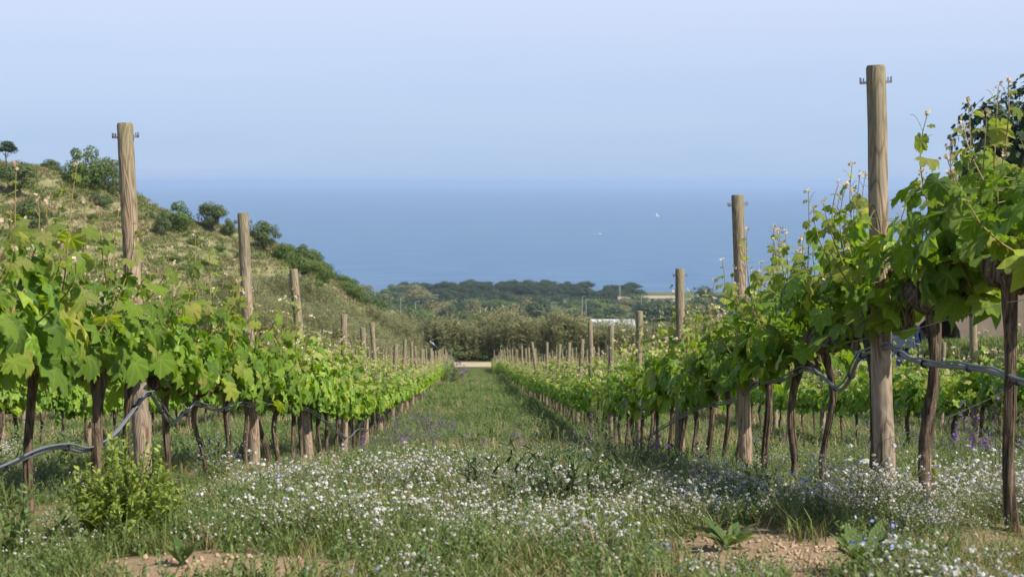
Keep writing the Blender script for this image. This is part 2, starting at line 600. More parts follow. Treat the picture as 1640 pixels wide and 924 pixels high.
def sea_material():
    m, nt, out = nodes('sea_water')
    tc = nt.nodes.new('ShaderNodeTexCoord')
    P = tc.outputs['Object']
    n1 = noise(nt, 1.0, 6, 0.6, mapping(nt, P, (0.012, 0.03, 1)))
    n2 = noise(nt, 1.0, 3, 0.5, mapping(nt, P, (0.0006, 0.002, 1)))
    col = mixc(nt, n2, (0.002, 0.058, 0.155), (0.006, 0.078, 0.180))
    col = mixc(nt, ramp(nt, n1, [(0.42, (0, 0, 0)), (0.68, (0.9, 0.9, 0.9))]), col, (0.035, 0.125, 0.215))
    principled(nt, out, col, 0.28, 0.5, bump(nt, n1, 0.6, 3.0))
    return m


SEA_Z = -76.0
V, Q = grid_mesh(np.linspace(-16000, 16000, 25), np.linspace(700, 30000, 30), lambda x, y: np.full(x.shape, SEA_Z))
tag(MB().quads(V, Q).build('sea', sea_material()), 'calm blue sea reaching the hazy horizon', 'sea', kind='structure')

# dirt track at the foot of the rows
V, Q = grid_mesh(np.linspace(-7.4, 14, 80), np.linspace(140.4, 144.2, 6), lambda x, y: ground(x, y) + 0.06)
tag(MB().quads(V, Q, 0, True).build('dirt_path', simple('pale_dirt', (0.38, 0.31, 0.21), 0.95, 0.1, vary=0.3, vscale=0.8, bumps=0.3)),
    'pale dirt track crossing the foot of the vineyard aisle', 'path', kind='structure')

# ------------------------------------------------------------------ instancing for uncountable ground cover
def gn_scatter(name, protos, pos, rot, scl, idx):
    """one object whose geometry nodes place copies of the proto meshes on its points"""
    col = bpy.data.collections.new(name + '_kinds')
    for i, me in enumerate(protos):
        o = bpy.data.objects.new('%s_kind_%02d' % (name, i), me)
        col.objects.link(o)
    me = bpy.data.meshes.new(name)
    n = len(pos)
    me.vertices.add(n)
    me.vertices.foreach_set('co', np.asarray(pos, np.float32).ravel())
    for an, ty, key, arr in (('rot', 'FLOAT_VECTOR', 'vector', rot), ('scl', 'FLOAT', 'value', scl), ('idx', 'INT', 'value', idx)):
        a = me.attributes.new(an, ty, 'POINT')
        a.data.foreach_set(key, np.asarray(arr, np.int32 if ty == 'INT' else np.float32).ravel())
    o = obj(name, me)
    ng = bpy.data.node_groups.new(name + '_nodes', 'GeometryNodeTree')
    ng.interface.new_socket('Geometry', in_out='INPUT', socket_type='NodeSocketGeometry')
    ng.interface.new_socket('Geometry', in_out='OUTPUT', socket_type='NodeSocketGeometry')
    gi, go = ng.nodes.new('NodeGroupInput'), ng.nodes.new('NodeGroupOutput')
    ci = ng.nodes.new('GeometryNodeCollectionInfo')
    ci.inputs['Collection'].default_value = col
    ci.inputs['Separate Children'].default_value = True
    ci.inputs['Reset Children'].default_value = True
    ip = ng.nodes.new('GeometryNodeInstanceOnPoints')
    ip.inputs['Pick Instance'].default_value = True

    def named(an, ty):
        a = ng.nodes.new('GeometryNodeInputNamedAttribute'); a.data_type = ty
        a.inputs['Name'].default_value = an
        return a.outputs['Attribute']
    e2r = ng.nodes.new('FunctionNodeEulerToRotation')
    L = ng.links.new
    L(gi.outputs[0], ip.inputs['Points'])
    L(ci.outputs[0], ip.inputs['Instance'])
    L(named('idx', 'INT'), ip.inputs['Instance Index'])
    L(named('rot', 'FLOAT_VECTOR'), e2r.inputs[0])
    L(e2r.outputs[0], ip.inputs['Rotation'])
    L(named('scl', 'FLOAT'), ip.inputs['Scale'])
    L(ip.outputs[0], go.inputs[0])
    md = o.modifiers.new('scatter', 'NODES')
    md.node_group = ng
    return o


# ------------------------------------------------------------------ vine leaves
HALF = [(0, 1.0), (7, .90), (12, .94), (18, .83), (23, .85), (29, .74), (35, .84), (42, .86), (49, .95), (56, .85), (62, .87), (69, .75), (76, .66), (84, .76), (91, .76),
        (98, .82), (106, .73), (114, .74), (124, .63), (133, .67), (142, .62), (152, .58), (163, .44), (174, .14)]
HALF_MID = [(0, 1.0), (15, .86), (29, .74), (49, .94), (63, .82), (76, .66), (98, .80), (124, .64), (148, .58), (174, .14)]
AXES = np.radians([0, 49, 98, 150])


def leaf_template(half, r, ring=True, droop=0.25, cup=0.10, jag=0.065):
    a = [h[0] for h in half] + [360 - h[0] for h in half[::-1] if h[0] != 0]
    q = [h[1] for h in half] + [h[1] for h in half[::-1] if h[0] != 0]
    a = np.radians(np.array(a)); q = np.array(q) * (1 + r.normal(0, jag, len(q)))
    fold = np.abs((a + math.pi) % (2 * math.pi) - math.pi)
    dv = np.min(np.abs(fold[:, None] - AXES[None, :]), 1)
    vein = np.clip(1 - dv / 0.42, 0, 1)
    tilt = r.normal(0, 0.12)

    def zed(rad):
        x, y = rad * np.sin(a), rad * np.cos(a)
        return cup * rad * (1 - vein) * 1.2 - droop * rad ** 2 * (0.6 + 0.5 * np.abs(np.cos(a))) + tilt * x * y + 0.03 * r.normal(0, 1, len(a)) * rad
    pts = [np.array([[0, 0, 0]])]
    vv = [np.array([1.0])]
    n = len(a)
    k = np.arange(n); k2 = (k + 1) % n
    if ring:
        pts.append(np.stack([0.52 * q * np.sin(a), 0.52 * q * np.cos(a), zed(0.52 * q)], 1)); vv.append(vein)
        pts.append(np.stack([q * np.sin(a), q * np.cos(a), zed(q)], 1)); vv.append(vein * 0.9)
        F = [np.stack([np.zeros(n, int), 1 + k2, 1 + k], 1), np.stack([1 + k, 1 + k2, 1 + n + k2], 1), np.stack([1 + k, 1 + n + k2, 1 + n + k], 1)]
        F = np.concatenate(F)
    else:
        pts.append(np.stack([q * np.sin(a), q * np.cos(a), zed(q)], 1)); vv.append(vein)
        F = np.stack([np.zeros(n, int), 1 + k2, 1 + k], 1)
    return np.concatenate(pts), F, np.concatenate(vv)


LT_FULL = [leaf_template(HALF, rng, True, d, c) for d, c in ((.18, .10), (.34, .16), (.45, .08), (.25, .22), (.10, .15), (.60, .15))]
LT_MID = [leaf_template(HALF_MID, rng, False, d, c) for d, c in ((.2, .1), (.35, .15), (.45, .1))]
QUAD = (np.array([[0, 0, 0], [-.55, .55, -.03], [0, 1.0, -.2], [.55, .55, .03]]), np.array([[0, 2, 1], [0, 3, 2]]))


def leaf_mesh(name, T, mat):
    me = MB().add(T[0], T[1], 0, True).mesh(name, [mat])
    at_ = me.attributes.new('vein', 'FLOAT', 'POINT')
    at_.data.foreach_set('value', T[2].astype(np.float32))
    return me


LEAF = [leaf_mesh('leaf', T, M['leaf']) for T in LT_FULL]
YOUNG = [leaf_mesh('young_leaf', T, M['young']) for T in LT_FULL[:4]]


def canopy(r, n_shoot, hc, htop, half_len, width=0.36, stray=0.25, step=0.075, hang=(-.02, .22)):
    """shoots of one vine: list of (path, list of leaf tuples). local y runs along the row"""
    shoots = []
    for k in range(n_shoot):
        y0 = r.uniform(-half_len, half_len)
        tall = r.random() < stray
        L = (htop - hc) * (r.uniform(1.15, 1.55) if tall else r.uniform(0.55, 1.05))
        side = r.uniform(-1, 1) * (0.35 if tall else 1.0)
        lean = r.normal(0, 0.16)
        droop = 0 if tall else max(0, r.normal(0.05, 0.14))
        n = max(6, int(L / 0.06))
        t = np.linspace(0, 1, n)
        wob = r.normal(0, 0.02, 3)
        P = np.stack([side * width * np.sin(t * 1.5) + wob[0] * np.sin(6 * t), y0 + lean * t + wob[1] * np.sin(5 * t + 1), hc + 0.03 + L * t - droop * t ** 2 * L], 1)
        nl = max(5, int(L / step))
        leaves = []
        for q in range(nl):
            tt = (q + 0.6) / nl
            i = min(n - 1, int(tt * (n - 1)))
            az = (q % 2) * math.pi + r.normal(0, 0.9) + k
            out = np.array([math.cos(az), math.sin(az) * 0.8, 0.0])
            # leaves turn outwards, away from the row's middle
            out[0] += 0.5 * np.sign(P[i, 0] + r.normal(0, 0.15))
            out = out / np.linalg.norm(out)
            pet = r.uniform(0.04, 0.10) * (1 - 0.6 * tt)
            base = P[i] + out * pet + np.array([0, 0, r.uniform(0, 0.03)])
            young = tt > 0.62 and (tall or r.random() < 0.6)
            s = (0.108 - 0.068 * tt ** 2.0) * r.uniform(0.6, 1.18)
            if tt > 0.93: s = r.uniform(0.022, 0.035)
            tip = out * 0.75 + np.array([r.normal(0, .35), r.normal(0, .35), -0.55 + 0.5 * (tt > 0.85) + r.normal(0, .25)])
            nrm = out * 0.55 + np.array([r.normal(0, .3), r.normal(0, .3), 0.85])
            leaves.append((base, tip, nrm, s, young, P[i], tt))
        # hanging leaves low on the shoot, hiding the cordon
        for q in range(3 if not tall else 1):
            sd = r.choice([-1, 1])
            out = np.array([sd, r.normal(0, .4), 0.0]); out /= np.linalg.norm(out)
            b = np.array([0, y0, hc + r.uniform(*hang)])
            base = b + out * r.uniform(.08, .26) + np.array([0, r.normal(0, .06), 0])
            leaves.append((base, out * .45 + np.array([r.normal(0, .25), r.normal(0, .3), -.85]), out * .9 + np.array([0, r.normal(0, .3), .45]), r.uniform(.06, .115), False, b, 0.2))
        shoots.append((P, leaves, tall))
    return shoots


def leaf_arrays(ls):
    if not ls:
        return np.zeros((0, 3)), np.zeros((0, 3, 3)), np.zeros(0)
    pos = np.array([l[0] for l in ls]); R3 = frames(np.array([l[1] for l in ls]), np.array([l[2] for l in ls]))
    return pos, R3, np.array([l[3] for l in ls])


def trunk_path(r, h, lean=(0, 0), wob=0.013):
    t = np.linspace(0, 1, 9)
    a, b = r.normal(0, wob, 2), r.normal(0, wob, 2)
    return np.stack([lean[0] * t + a[0] * np.sin(3 * t) + a[1] * np.sin(7 * t), lean[1] * t + b[0] * np.sin(3.4 * t) + b[1] * np.sin(6 * t), -0.06 + (h + 0.06) * t], 1)


def trunk_mesh(r, h, rad, seg=9, name='trunk'):
    P = trunk_path(r, h, (r.normal(0, .03), r.normal(0, .05)))
    rr = rad * np.array([1.35, 1.1, .95, .9, .92, .95, 1.0, 1.25, 1.5]) * (1 + r.normal(0, .06, 9))
    mb = MB().tube(P, rr, seg, 0, True, 0.17, 0.9, r)
    # loose strips of bark
    for k in range(9):
        a = r.uniform(0, 6.28); i0 = r.integers(1, 5)
        q = P[i0:i0 + 4] + np.array([math.cos(a), math.sin(a), 0]) * rad * 0.95
        mb.tube(q, [rad * .10, rad * .24, rad * .2, rad * .06], 4, 0, False)
    return mb, P


def cordon_add(mb, r, top, half, rad):
    for sgn in (-1, 1):
        n = 8
        t = np.linspace(0, 1, n)
        P = np.stack([top[0] * (1 - t) + r.normal(0, .022, n), top[1] + sgn * half * t, top[2] - 0.02 + 0.05 * t + r.normal(0, .014, n)], 1)
        mb.tube(P, rad * np.linspace(1.15, .7, n) * (1 + r.normal(0, .16, n)), 7, 0, True, 0.18, 0.6, r)
        for q in range(5):       # gnarled spurs
            i = r.integers(1, n)
            d = np.array([r.normal(0, .5), r.normal(0, .4), 1.0]); d /= np.linalg.norm(d)
            L = r.uniform(.04, .10)
            mb.tube([P[i], P[i] + d * L * .6, P[i] + d * L], [rad * .7, rad * .62, rad * .42], 5, 0, True, 0.2, 0, r)


def tendril(mb, r, p, up=0.12, m=0):
    a = r.uniform(0, 6.28)
    t = np.linspace(0, 1, 7)
    d = np.array([math.cos(a), math.sin(a), 0])
    P = p + d[None] * (up * .6 * t)[:, None] + np.array([0, 0, 1.0])[None] * (up * (t - .45 * t ** 3))[:, None]
    mb.tube(P, np.linspace(.0016, .0008, 7), 3, m, False, caps=False)


ORD = ['first', 'second', 'third', 'fourth', 'fifth', 'sixth', 'seventh', 'eighth', 'ninth', 'tenth', 'eleventh', 'twelfth']


def ordinal(k):
    if k < 12: return ORD[k]
    n = k + 1
    return '%d%s' % (n, 'th' if 10 <= n % 100 <= 20 else {1: 'st', 2: 'nd', 3: 'rd'}.get(n % 10, 'th'))


# ------------------------------------------------------------------ rows
LX = np.array([(-3, -1.86), (4, -1.99), (7.9, -2.07), (11.5, -2.11), (15.2, -2.195), (19.8, -2.31), (140, -5.95)])
RX = np.array([(-3, 1.86), (4.5, 1.80), (6.7, 1.78), (10.4, 1.73), (14.4, 1.72), (18.4, 1.66), (22.2, 1.57), (26, 1.49), (140, -1.80)])
GAP = 3.85


def row_x(k, y):
    """k = -1 left of the aisle, -2 behind it ..., +1 right of the aisle ..."""
    if k < 0:
        return float(np.interp(y, LX[:, 0], LX[:, 1])) + GAP * (k + 1)
    return float(np.interp(y, RX[:, 0], RX[:, 1])) + GAP * (k - 1)


def row_yaw(k, y):
    return -math.atan2(row_x(k, y + 1) - row_x(k, y - 1), 2.0)


ROW_NAME = {-1: 'the row left of the aisle', 1: 'the row right of the aisle', -2: 'the second row left of the aisle', 2: 'the second row right of the aisle',
            -3: 'the third row left of the aisle', 3: 'the third row right of the aisle', -4: 'the fourth row left of the aisle', 4: 'the fourth row right of the aisle',
            -5: 'the fifth row left of the aisle', 5: 'the fifth row right of the aisle'}

# ------------------------------------------------------------------ posts
def post_mesh(r, h=1.97, rad=0.047, seg=14):
    mb = MB()
    zs = np.array([-0.25, 0.0, .25, .5, .8, 1.1, 1.4, 1.7, h - .012, h])
    P = np.stack([r.normal(0, .003, 10), r.normal(0, .003, 10), zs], 1)
    P[-2:, :2] = 0
    rr = rad * np.array([1.12, 1.10, 1.08, 1.06, 1.03, 1.01, .99, .97, .96, .84])
    mb.tube(P, rr, seg, 0, True, 0.018, 0, r)
    return mb.mesh('post', [M['post']])


POSTS = [post_mesh(np.random.default_rng(100 + i)) for i in range(6)]


def clip_mesh(sgn):
    mb = MB()
    x = 0.047 * sgn
    mb.box((x + .010 * sgn, 0, 0), (.030, .018, .012))
    mb.box((x + .023 * sgn, 0, .010), (.008, .018, .026))
    mb.box((x + .009 * sgn, 0, .013), (.006, .018, .014))
    return mb.mesh('bracket', [M['steel']])


CLIPS = [clip_mesh(1), clip_mesh(-1)]
TOPS = {-1: [(200, 197), (389, 341), (470, 431), (551, 503), (581, 525), (595, 517), (634, 551)],
        1: [(1402, 105), (1181, 312), (1089, 430), (1024, 498), (979, 521), (945, 515), (933, 543), (912, 549), (897, 551), (876, 548), (852, 548)]}
POST_Y = {-1: [7.9, 11.5, 15.2, 19.3, 23.3, 27.2, 31.0], 1: [6.7, 10.4, 14.4, 18.4, 22.2, 26.0, 30.0, 34, 38, 42, 46]}
post_spots = []
for k in (-1, 1, -2, 2, -3, 3, -4, 4, -5, 5):
    ys = list(POST_Y.get(k, []))
    y = ys[-1] + 3.85 if ys else 9.0 + (k % 2) * 1.7
    while y < 139.5:
        ys.append(y); y += 3.85 + random.uniform(-.1, .1)
    shown = 0
    for i, y in enumerate(ys):
        x = row_x(k, y)
        if abs(x) / y > 0.40: continue
        if (abs(k) >= 4 and y < 34) or hill_amount(x, y) > 2.5 or (x + .03 * y > 10.4 and 18 < y < 100): continue
        post_spots.append((k, shown, i, x, y))
        shown += 1
post_spots.sort(key=lambda s: (abs(s[0]) > 3, s[4]))
for (k, sh, i, x, y) in post_spots[:300]:
    r = np.random.default_rng(1000 + i * 17 + k * 131)
    zg = float(ground(x, y))
    base = np.array([x, y, zg])
    if k in TOPS and i < len(TOPS[k]):
        top = at(*TOPS[k][i], y)
    else:
        top = base + np.array([r.normal(-.02, .05), r.normal(0, .03), 1.95 + r.normal(0, .06)])
    ax = top - base
    H = np.linalg.norm(ax)
    q = Vector((0, 0, 1)).rotation_difference(Vector(ax)).to_matrix().to_4x4()
    o = obj('vineyard_post', POSTS[int(r.integers(0, 6))])
    o.matrix_world = Matrix.Translation(base) @ q @ Matrix.Rotation(r.uniform(-.5, .5) if y > 12 else r.uniform(-.15, .15), 4, 'Z') @ Matrix.Diagonal((1, 1, H / 1.97, 1))
    tag(o, 'round wooden post, %s from the camera in %s' % (ordinal(sh), ROW_NAME[k]), 'post', 'wooden posts along the vine rows')
    if y < 32:
        for cm in CLIPS:
            c = obj('bracket', cm, o); c.location = (0, 0, 1.97 - 0.075)

# ------------------------------------------------------------------ vines
NEAR_LIMIT = 13.2


def vine_label(k, i, extra=''):
    return 'leafy grapevine%s, %s from the camera in %s' % (extra, ordinal(i), ROW_NAME[k])


def near_vine(k, i, x, y, hc, htop, n_shoot, objects=True, mat_lod=True):
    r = np.random.default_rng(5000 + i * 7 + k * 977)
    root = empty('grapevine', (x, y, float(ground(x, y))), row_yaw(k, y))
    tag(root, vine_label(k, i), 'grapevine', 'grapevines in the rows')
    hang = (.10, .32) if (k == 1 and y < 8.5) else (-.02, .22)
    mb, P = trunk_mesh(r, hc, r.uniform(.0165, .0245), 16)
    mb.build('trunk', M['bark'], root)
    mb = MB()
    cordon_add(mb, r, P[-1], 0.50, 0.046 if hang[0] > 0 else 0.036)
    mb.build('cordon', M['bark'], root)
    for (S, leaves, tall) in canopy(r, n_shoot, hc, htop, 0.52, stray=0.24, hang=hang):
        mb = MB()
        mb.tube(S, np.linspace(.0048, .0018, len(S)), 5, 0, True)
        for (b, tip, nr, s, yg, node, tt) in leaves:
            if s > .03:
                mid = (b + node) / 2 + np.array([0, 0, .01])
                mb.tube([node, mid, b], [.0019, .0016, .0014], 3, 1, False, caps=False)
        if tall or r.random() < .4:
            tendril(mb, r, S[-2], r.uniform(.06, .13)); tendril(mb, r, S[-3], r.uniform(.05, .12))
        nb = 6
        mb.batch(*QUAD, S[-1] + r.normal(0, .008, (nb, 3)), frames(rand_dirs(nb, r) * .6 + np.array([0, 0, .8]), rand_dirs(nb, r)), r.uniform(.012, .022, nb), 2)
        cane = mb.build('cane', [M['cane'], M['petiole'], M['bud']], root)
        pos, R3, ss = leaf_arrays(leaves)
        keep = np.ones(len(leaves), bool)
        for q in range(len(leaves)):
            me = (YOUNG if leaves[q][4] else LEAF)
            me = me[int(r.integers(0, len(me)))]
            o = obj('leaf', me, cane)
            mt = Matrix(R3[q]).to_4x4() @ Matrix.Diagonal((ss[q] * r.uniform(.78, 1.1), ss[q], ss[q] * r.uniform(.5, 2.1), 1))
            o.matrix_basis = Matrix.Translation(pos[q]) @ mt
    # inner leaves
    f = MB()
    lv = []
    for (S, leaves, tall) in canopy(r, 4, hc, htop * .90, 0.52, width=.28, stray=0, hang=hang):
        lv += leaves
    pos, R3, ss = leaf_arrays(lv)
    pick = r.integers(0, 3, len(lv))
    for v in range(3):
        f.batch(LT_MID[v][0], LT_MID[v][1], pos[pick == v], R3[pick == v], ss[pick == v], 0)
    fo = f.build('inner_foliage', M['leaf'], root)
    fo['kind'] = 'stuff'
    return root


def vine_variant(seed, lod, hc=0.64, htop=1.22):
    r = np.random.default_rng(seed)
    mb, P = trunk_mesh(r, hc, r.uniform(.016, .025), 7 if lod else 5)
    tr = mb.mesh('trunk', [M['bark']])
    mb = MB(); cordon_add(mb, r, P[-1], .5, .034)
    co = mb.mesh('cordon', [M['bark']])
    f = MB()
    sh = canopy(r, 19 if lod else 17, hc, htop, .54, width=.34, stray=.2, step=.075 if lod else .09)
    lv = []
    for S, leaves, tall in sh:
        f.tube(S[::2], np.linspace(.005, .002, len(S[::2])), 3, 1, False, caps=False)
        lv += leaves
        nb = 4
        f.batch(*QUAD, S[-1] + r.normal(0, .012, (nb, 3)), frames(rand_dirs(nb, r) * .6 + np.array([0, 0, .8]), rand_dirs(nb, r)), r.uniform(.018, .032, nb), 3)
    for yg, m in ((False, 0), (True, 2)):
        ll = [l for l in lv if bool(l[4]) == yg]
        pos, R3, ss = leaf_arrays(ll)
        if lod:
            pick = r.integers(0, 3, len(ll))
            for v in range(3):
                f.batch(LT_MID[v][0], LT_MID[v][1], pos[pick == v], R3[pick == v], ss[pick == v], m)
        else:
            f.batch(*QUAD, pos, R3, ss * 1.55, m)
    fo = f.mesh('foliage', [M['leaf'] if lod else M['leaf_far'], M['cane'], M['young'], M['bud']])
    whole = MB()
    return tr, co, fo


MIDV = [vine_variant(200 + i, 1) for i in range(8)]
FARV = [vine_variant(300 + i, 0) for i in range(6)]


def mid_vine(k, i, x, y, variants, with_cordon=True):
    r = np.random.default_rng(9000 + i * 13 + k * 771)
    root = empty('grapevine', (x, y, float(ground(x, y))), row_yaw(k, y) + (math.pi if r.random() < .5 else 0))
    tag(root, vine_label(k, i), 'grapevine', 'grapevines in the rows')
    zs = float(np.interp(y, [8, 20, 30, 60], [1.12, 1.06, .98, .95])) * r.uniform(.93, 1.07)
    root.scale = (1, 1.02, zs)
    v = variants[int(r.integers(0, len(variants)))]
    obj('trunk', v[0], root)
    if with_cordon:
        obj('cordon', v[1], root)
    fo = obj('foliage', variants[int(r.integers(0, len(variants)))][2], root)
    fo['kind'] = 'stuff'
    return root


vines = []
PITCHV = 0.93
for k, y_start in ((-1, 4.97), (1, 5.0), (-2, 12.0), (2, 12.0), (-3, 21.0), (3, 21.0), (-4, 30), (4, 30), (-5, 40), (5, 40)):
    y = y_start; i = 0
    while y < 139.0:
        x = row_x(k, y)
        if (abs(x) / y < 0.43 or abs(k) == 1) and hill_amount(x, y) < 2.5 and not (x + .03 * y > 10.4 and 18 < y < 100):
            vines.append((k, i, x, y)); i += 1
        y += (PITCHV if k != -1 else .88) + random.uniform(-.05, .05)
n_ind = 0
far_pts = []
order = sorted(vines, key=lambda v: v[3] * (1 + 0.45 * (abs(v[0]) - 1)))
for (k, i, x, y) in order:
    if n_ind >= 290:
        far_pts.append((x, y, k)); continue
    n_ind += 1
    if abs(k) == 1 and y < NEAR_LIMIT:
        if k == 1:
            hc = float(np.interp(y, [4, 6, 8, 11, 13], [.94, .92, .84, .72, .66])); ht = float(np.interp(y, [4, 6, 8, 11, 13], [1.46, 1.44, 1.40, 1.34, 1.30]))
        else:
            hc = float(np.interp(y, [4, 6, 8, 13], [.66, .66, .66, .64])); ht = float(np.interp(y, [4, 6, 8, 13], [1.17, 1.17, 1.21, 1.26]))
        near_vine(k, i, x, y, hc, ht, 15)
    else:
        mid_vine(k, i, x, y, MIDV if y < 45 else FARV, y < 45)
if far_pts:
    fp = np.array([(p[0], p[1]) for p in far_pts])
    whole = []
    for v in FARV:
        mb = MB()
        for me, moff in ((v[0], 4), (v[2], 0)):
            n = len(me.vertices); co = np.empty(n * 3, np.float32); me.vertices.foreach_get('co', co)
            F = np.empty(len(me.loops), np.int32); me.loops.foreach_get('vertex_index', F)
            mi = np.empty(len(me.polygons), np.int32); me.polygons.foreach_get('material_index', mi)
            mb.add(co.reshape(-1, 3), F.reshape(-1, 3)); mb.M[-1] = (mi + moff).astype(np.int32)
        whole.append(mb.mesh('distant_vine', [M['leaf_far'], M['cane'], M['young'], M['bud'], M['bark']]))
    n = len(fp)
    rot = np.zeros((n, 3)); rot[:, 2] = 0.03 + math.pi * rng.integers(0, 2, n)
    o = gn_scatter('distant_vines', whole, np.c_[fp, ground(fp[:, 0], fp[:, 1])], rot, rng.uniform(.9, 1.06, n), rng.integers(0, len(whole), n))
    tag(o, 'distant continuation of the vine rows towards the reeds', 'vines', kind='stuff')


# ------------------------------------------------------------------ hoses and wires
def smooth_path(pts, n=6):
    P = np.asarray(pts, float)
    out = []
    for i in range(len(P) - 1):
        p0, p1, p2, p3 = P[max(i - 1, 0)], P[i], P[i + 1], P[min(i + 2, len(P) - 1)]
        for t in np.linspace(0, 1, n, endpoint=False):
            out.append(0.5 * ((2 * p1) + (-p0 + p2) * t + (2 * p0 - 5 * p1 + 4 * p2 - p3) * t * t + (-p0 + 3 * p1 - 3 * p2 + p3) * t ** 3))
    out.append(P[-1])
    return np.array(out)


def row_depth(k, px):
    ys = np.linspace(3.5, 60, 2000)
    xs = np.array([row_x(k, y) for y in ys])
    return float(ys[np.argmin(np.abs(820 + FPX * xs / ys - px))])


def hose(k, pix, side, label):
    pts = []
    for px, py in pix:
        Y = row_depth(k, px)
        p = at(px, py, Y)
        pts.append(p + np.array([side, 0, 0]))
    P = smooth_path(pts, 6)
    root = empty('irrigation_hose', tuple(P[0]))
    tag(root, label, 'hose', 'irrigation hoses tied along the vine rows')
    P = P - P[0]
    MB().tube(P, 0.0105, 8).build('pipe', M['hose'], root)
    P2 = P + np.array([side * .4, 0, .017]) + np.stack([np.zeros(len(P)), np.zeros(len(P)), .004 * np.sin(np.arange(len(P)) * .9)], 1)
    MB().tube(P2, 0.0055, 6).build('drip_line', M['hose'], root)
    for i in range(5, len(P) - 3, 9):
        MB().tube([P[i] + (0, -.006, 0), P[i] + (0, .006, 0)], .0185, 8, 0, False).build('tie', M['tie'], root)


hose(-1, [(-60, 772), (0, 742), (75, 716), (115, 722), (155, 708), (195, 664), (213, 637), (228, 631), (240, 648), (262, 676), (285, 660), (302, 647), (330, 656), (350, 656), (372, 648), (402, 651),
          (430, 648), (455, 661), (480, 655), (505, 669), (530, 690), (552, 702), (568, 688), (585, 690)], 0.045, 'grey irrigation hose looped over the posts of the row left of the aisle')
hose(1, [(1700, 630), (1640, 607), (1590, 592), (1530, 586), (1490, 581), (1465, 571), (1442, 556), (1425, 560), (1400, 566), (1385, 580), (1374, 606), (1358, 624), (1335, 609), (1318, 595), (1298, 592), (1275, 604), (1255, 612),
         (1235, 612), (1215, 620), (1190, 640), (1160, 648), (1140, 650), (1115, 660), (1090, 673), (1060, 690), (1042, 704)], -0.04, 'grey irrigation hose sagging between trunks of the row right of the aisle')

for k, nm in ((-1, 'left'), (1, 'right')):
    for hh, word in ((0.66, 'lower'), (0.98, 'upper')):
        ys = np.arange(4.0, 60, 1.0)
        P = np.array([(row_x(k, y) + (0.05 if k < 0 else -.05), y, float(ground(row_x(k, y), y)) + hh + (.15 if (k > 0 and y < 9) else 0) + .01 * math.sin(y * 1.7)) for y in ys])
        o = MB().tube(P, 0.0014, 4).build('trellis_wire', M['wire'])
        tag(o, '%s trellis wire strung through the row %s of the aisle' % (word, nm), 'wire', 'trellis wires along the rows')

# loose wire strands by the front posts
for k, pix, lab in ((-1, [(-40, 648), (120, 700), (170, 735), (240, 762), (330, 770)], 'thin loose wire sagging low beside the first post left of the aisle'),
                    (1, [(1640, 612), (1560, 650), (1500, 675), (1430, 700), (1380, 715), (1290, 745)], 'thin loose wire slanting past the first post right of the aisle')):
    P = smooth_path([at(px, py, row_depth(k, px) - .1) for px, py in pix])
    tag(MB().tube(P, .0015, 4).build('loose_wire', M['wire']), lab, 'wire', 'loose wires by the front posts')

# ------------------------------------------------------------------ ground-cover kinds
M['grass'] = leaf_mat('green_grass', [(0, (0.075, 0.115, 0.024)), (0.5, (0.13, 0.175, 0.04)), (1, (0.20, 0.225, 0.065))], (1.6, 1.6, 0.9), 0.3, 0.6, 0.25)
M['herb'] = leaf_mat('meadow_herbs', [(0, (0.075, 0.12, 0.032)), (0.5, (0.125, 0.185, 0.055)), (1, (0.19, 0.235, 0.085))], (1.6, 1.6, 0.9), 0.3, 0.6, 0.25)
M['straw'] = leaf_mat('dry_grass', [(0, (0.25, 0.18, 0.085)), (0.5, (0.36, 0.275, 0.145)), (0.85, (0.46, 0.36, 0.21)), (1, (0.30, 0.14, 0.07))], (1.2, 1.1, 0.9), 0.2, 0.7, 0.2)
M['greyleaf'] = leaf_mat('alyssum_leaf', [(0, (0.11, 0.14, 0.05)), (0.6, (0.18, 0.21, 0.09)), (1, (0.26, 0.27, 0.13))], (1.4, 1.4, 0.9), 0.25, 0.7, 0.2)
M['white'] = leaf_mat('white_petals', [(0, (0.36, 0.34, 0.28)), (0.4, (0.54, 0.525, 0.475)), (1, (0.70, 0.69, 0.65))], (1, 1, 1), 0.25, 0.7, 0.15)
M['purple'] = leaf_mat('purple_petals', [(0, (0.14, 0.06, 0.24)), (0.5, (0.22, 0.09, 0.36)), (1, (0.32, 0.12, 0.42))], (1.2, 1.1, 1.2), 0.25, 0.7, 0.15)
M['blue'] = leaf_mat('blue_petals', [(0, (0.20, 0.26, 0.62)), (1, (0.36, 0.42, 0.75))], (1.1, 1.1, 1.1), 0.25, 0.7, 0.15)
M['shrubleaf'] = leaf_mat('bright_shrub_leaf', [(0, (0.14, 0.20, 0.03)), (0.5, (0.22, 0.29, 0.045)), (1, (0.30, 0.36, 0.07))], (1.6, 1.6, 0.8), 0.32, 0.5, 0.3)
M['darkweed'] = leaf_mat('dark_weed_leaf', [(0, (0.035, 0.065, 0.022)), (0.6, (0.06, 0.10, 0.032)), (1, (0.10, 0.14, 0.045))], (1.5, 1.5, 0.9), 0.22, 0.5, 0.35)
M['rosette'] = leaf_mat('rosette_leaf', [(0, (0.08, 0.135, 0.035)), (1, (0.16, 0.22, 0.06))], (1.5, 1.5, 0.8), 0.25, 0.5, 0.35, 30.0)
M['stalk'] = simple('plant_stalk', (0.16, 0.17, 0.06), 0.7, 0.2, vary=.3)

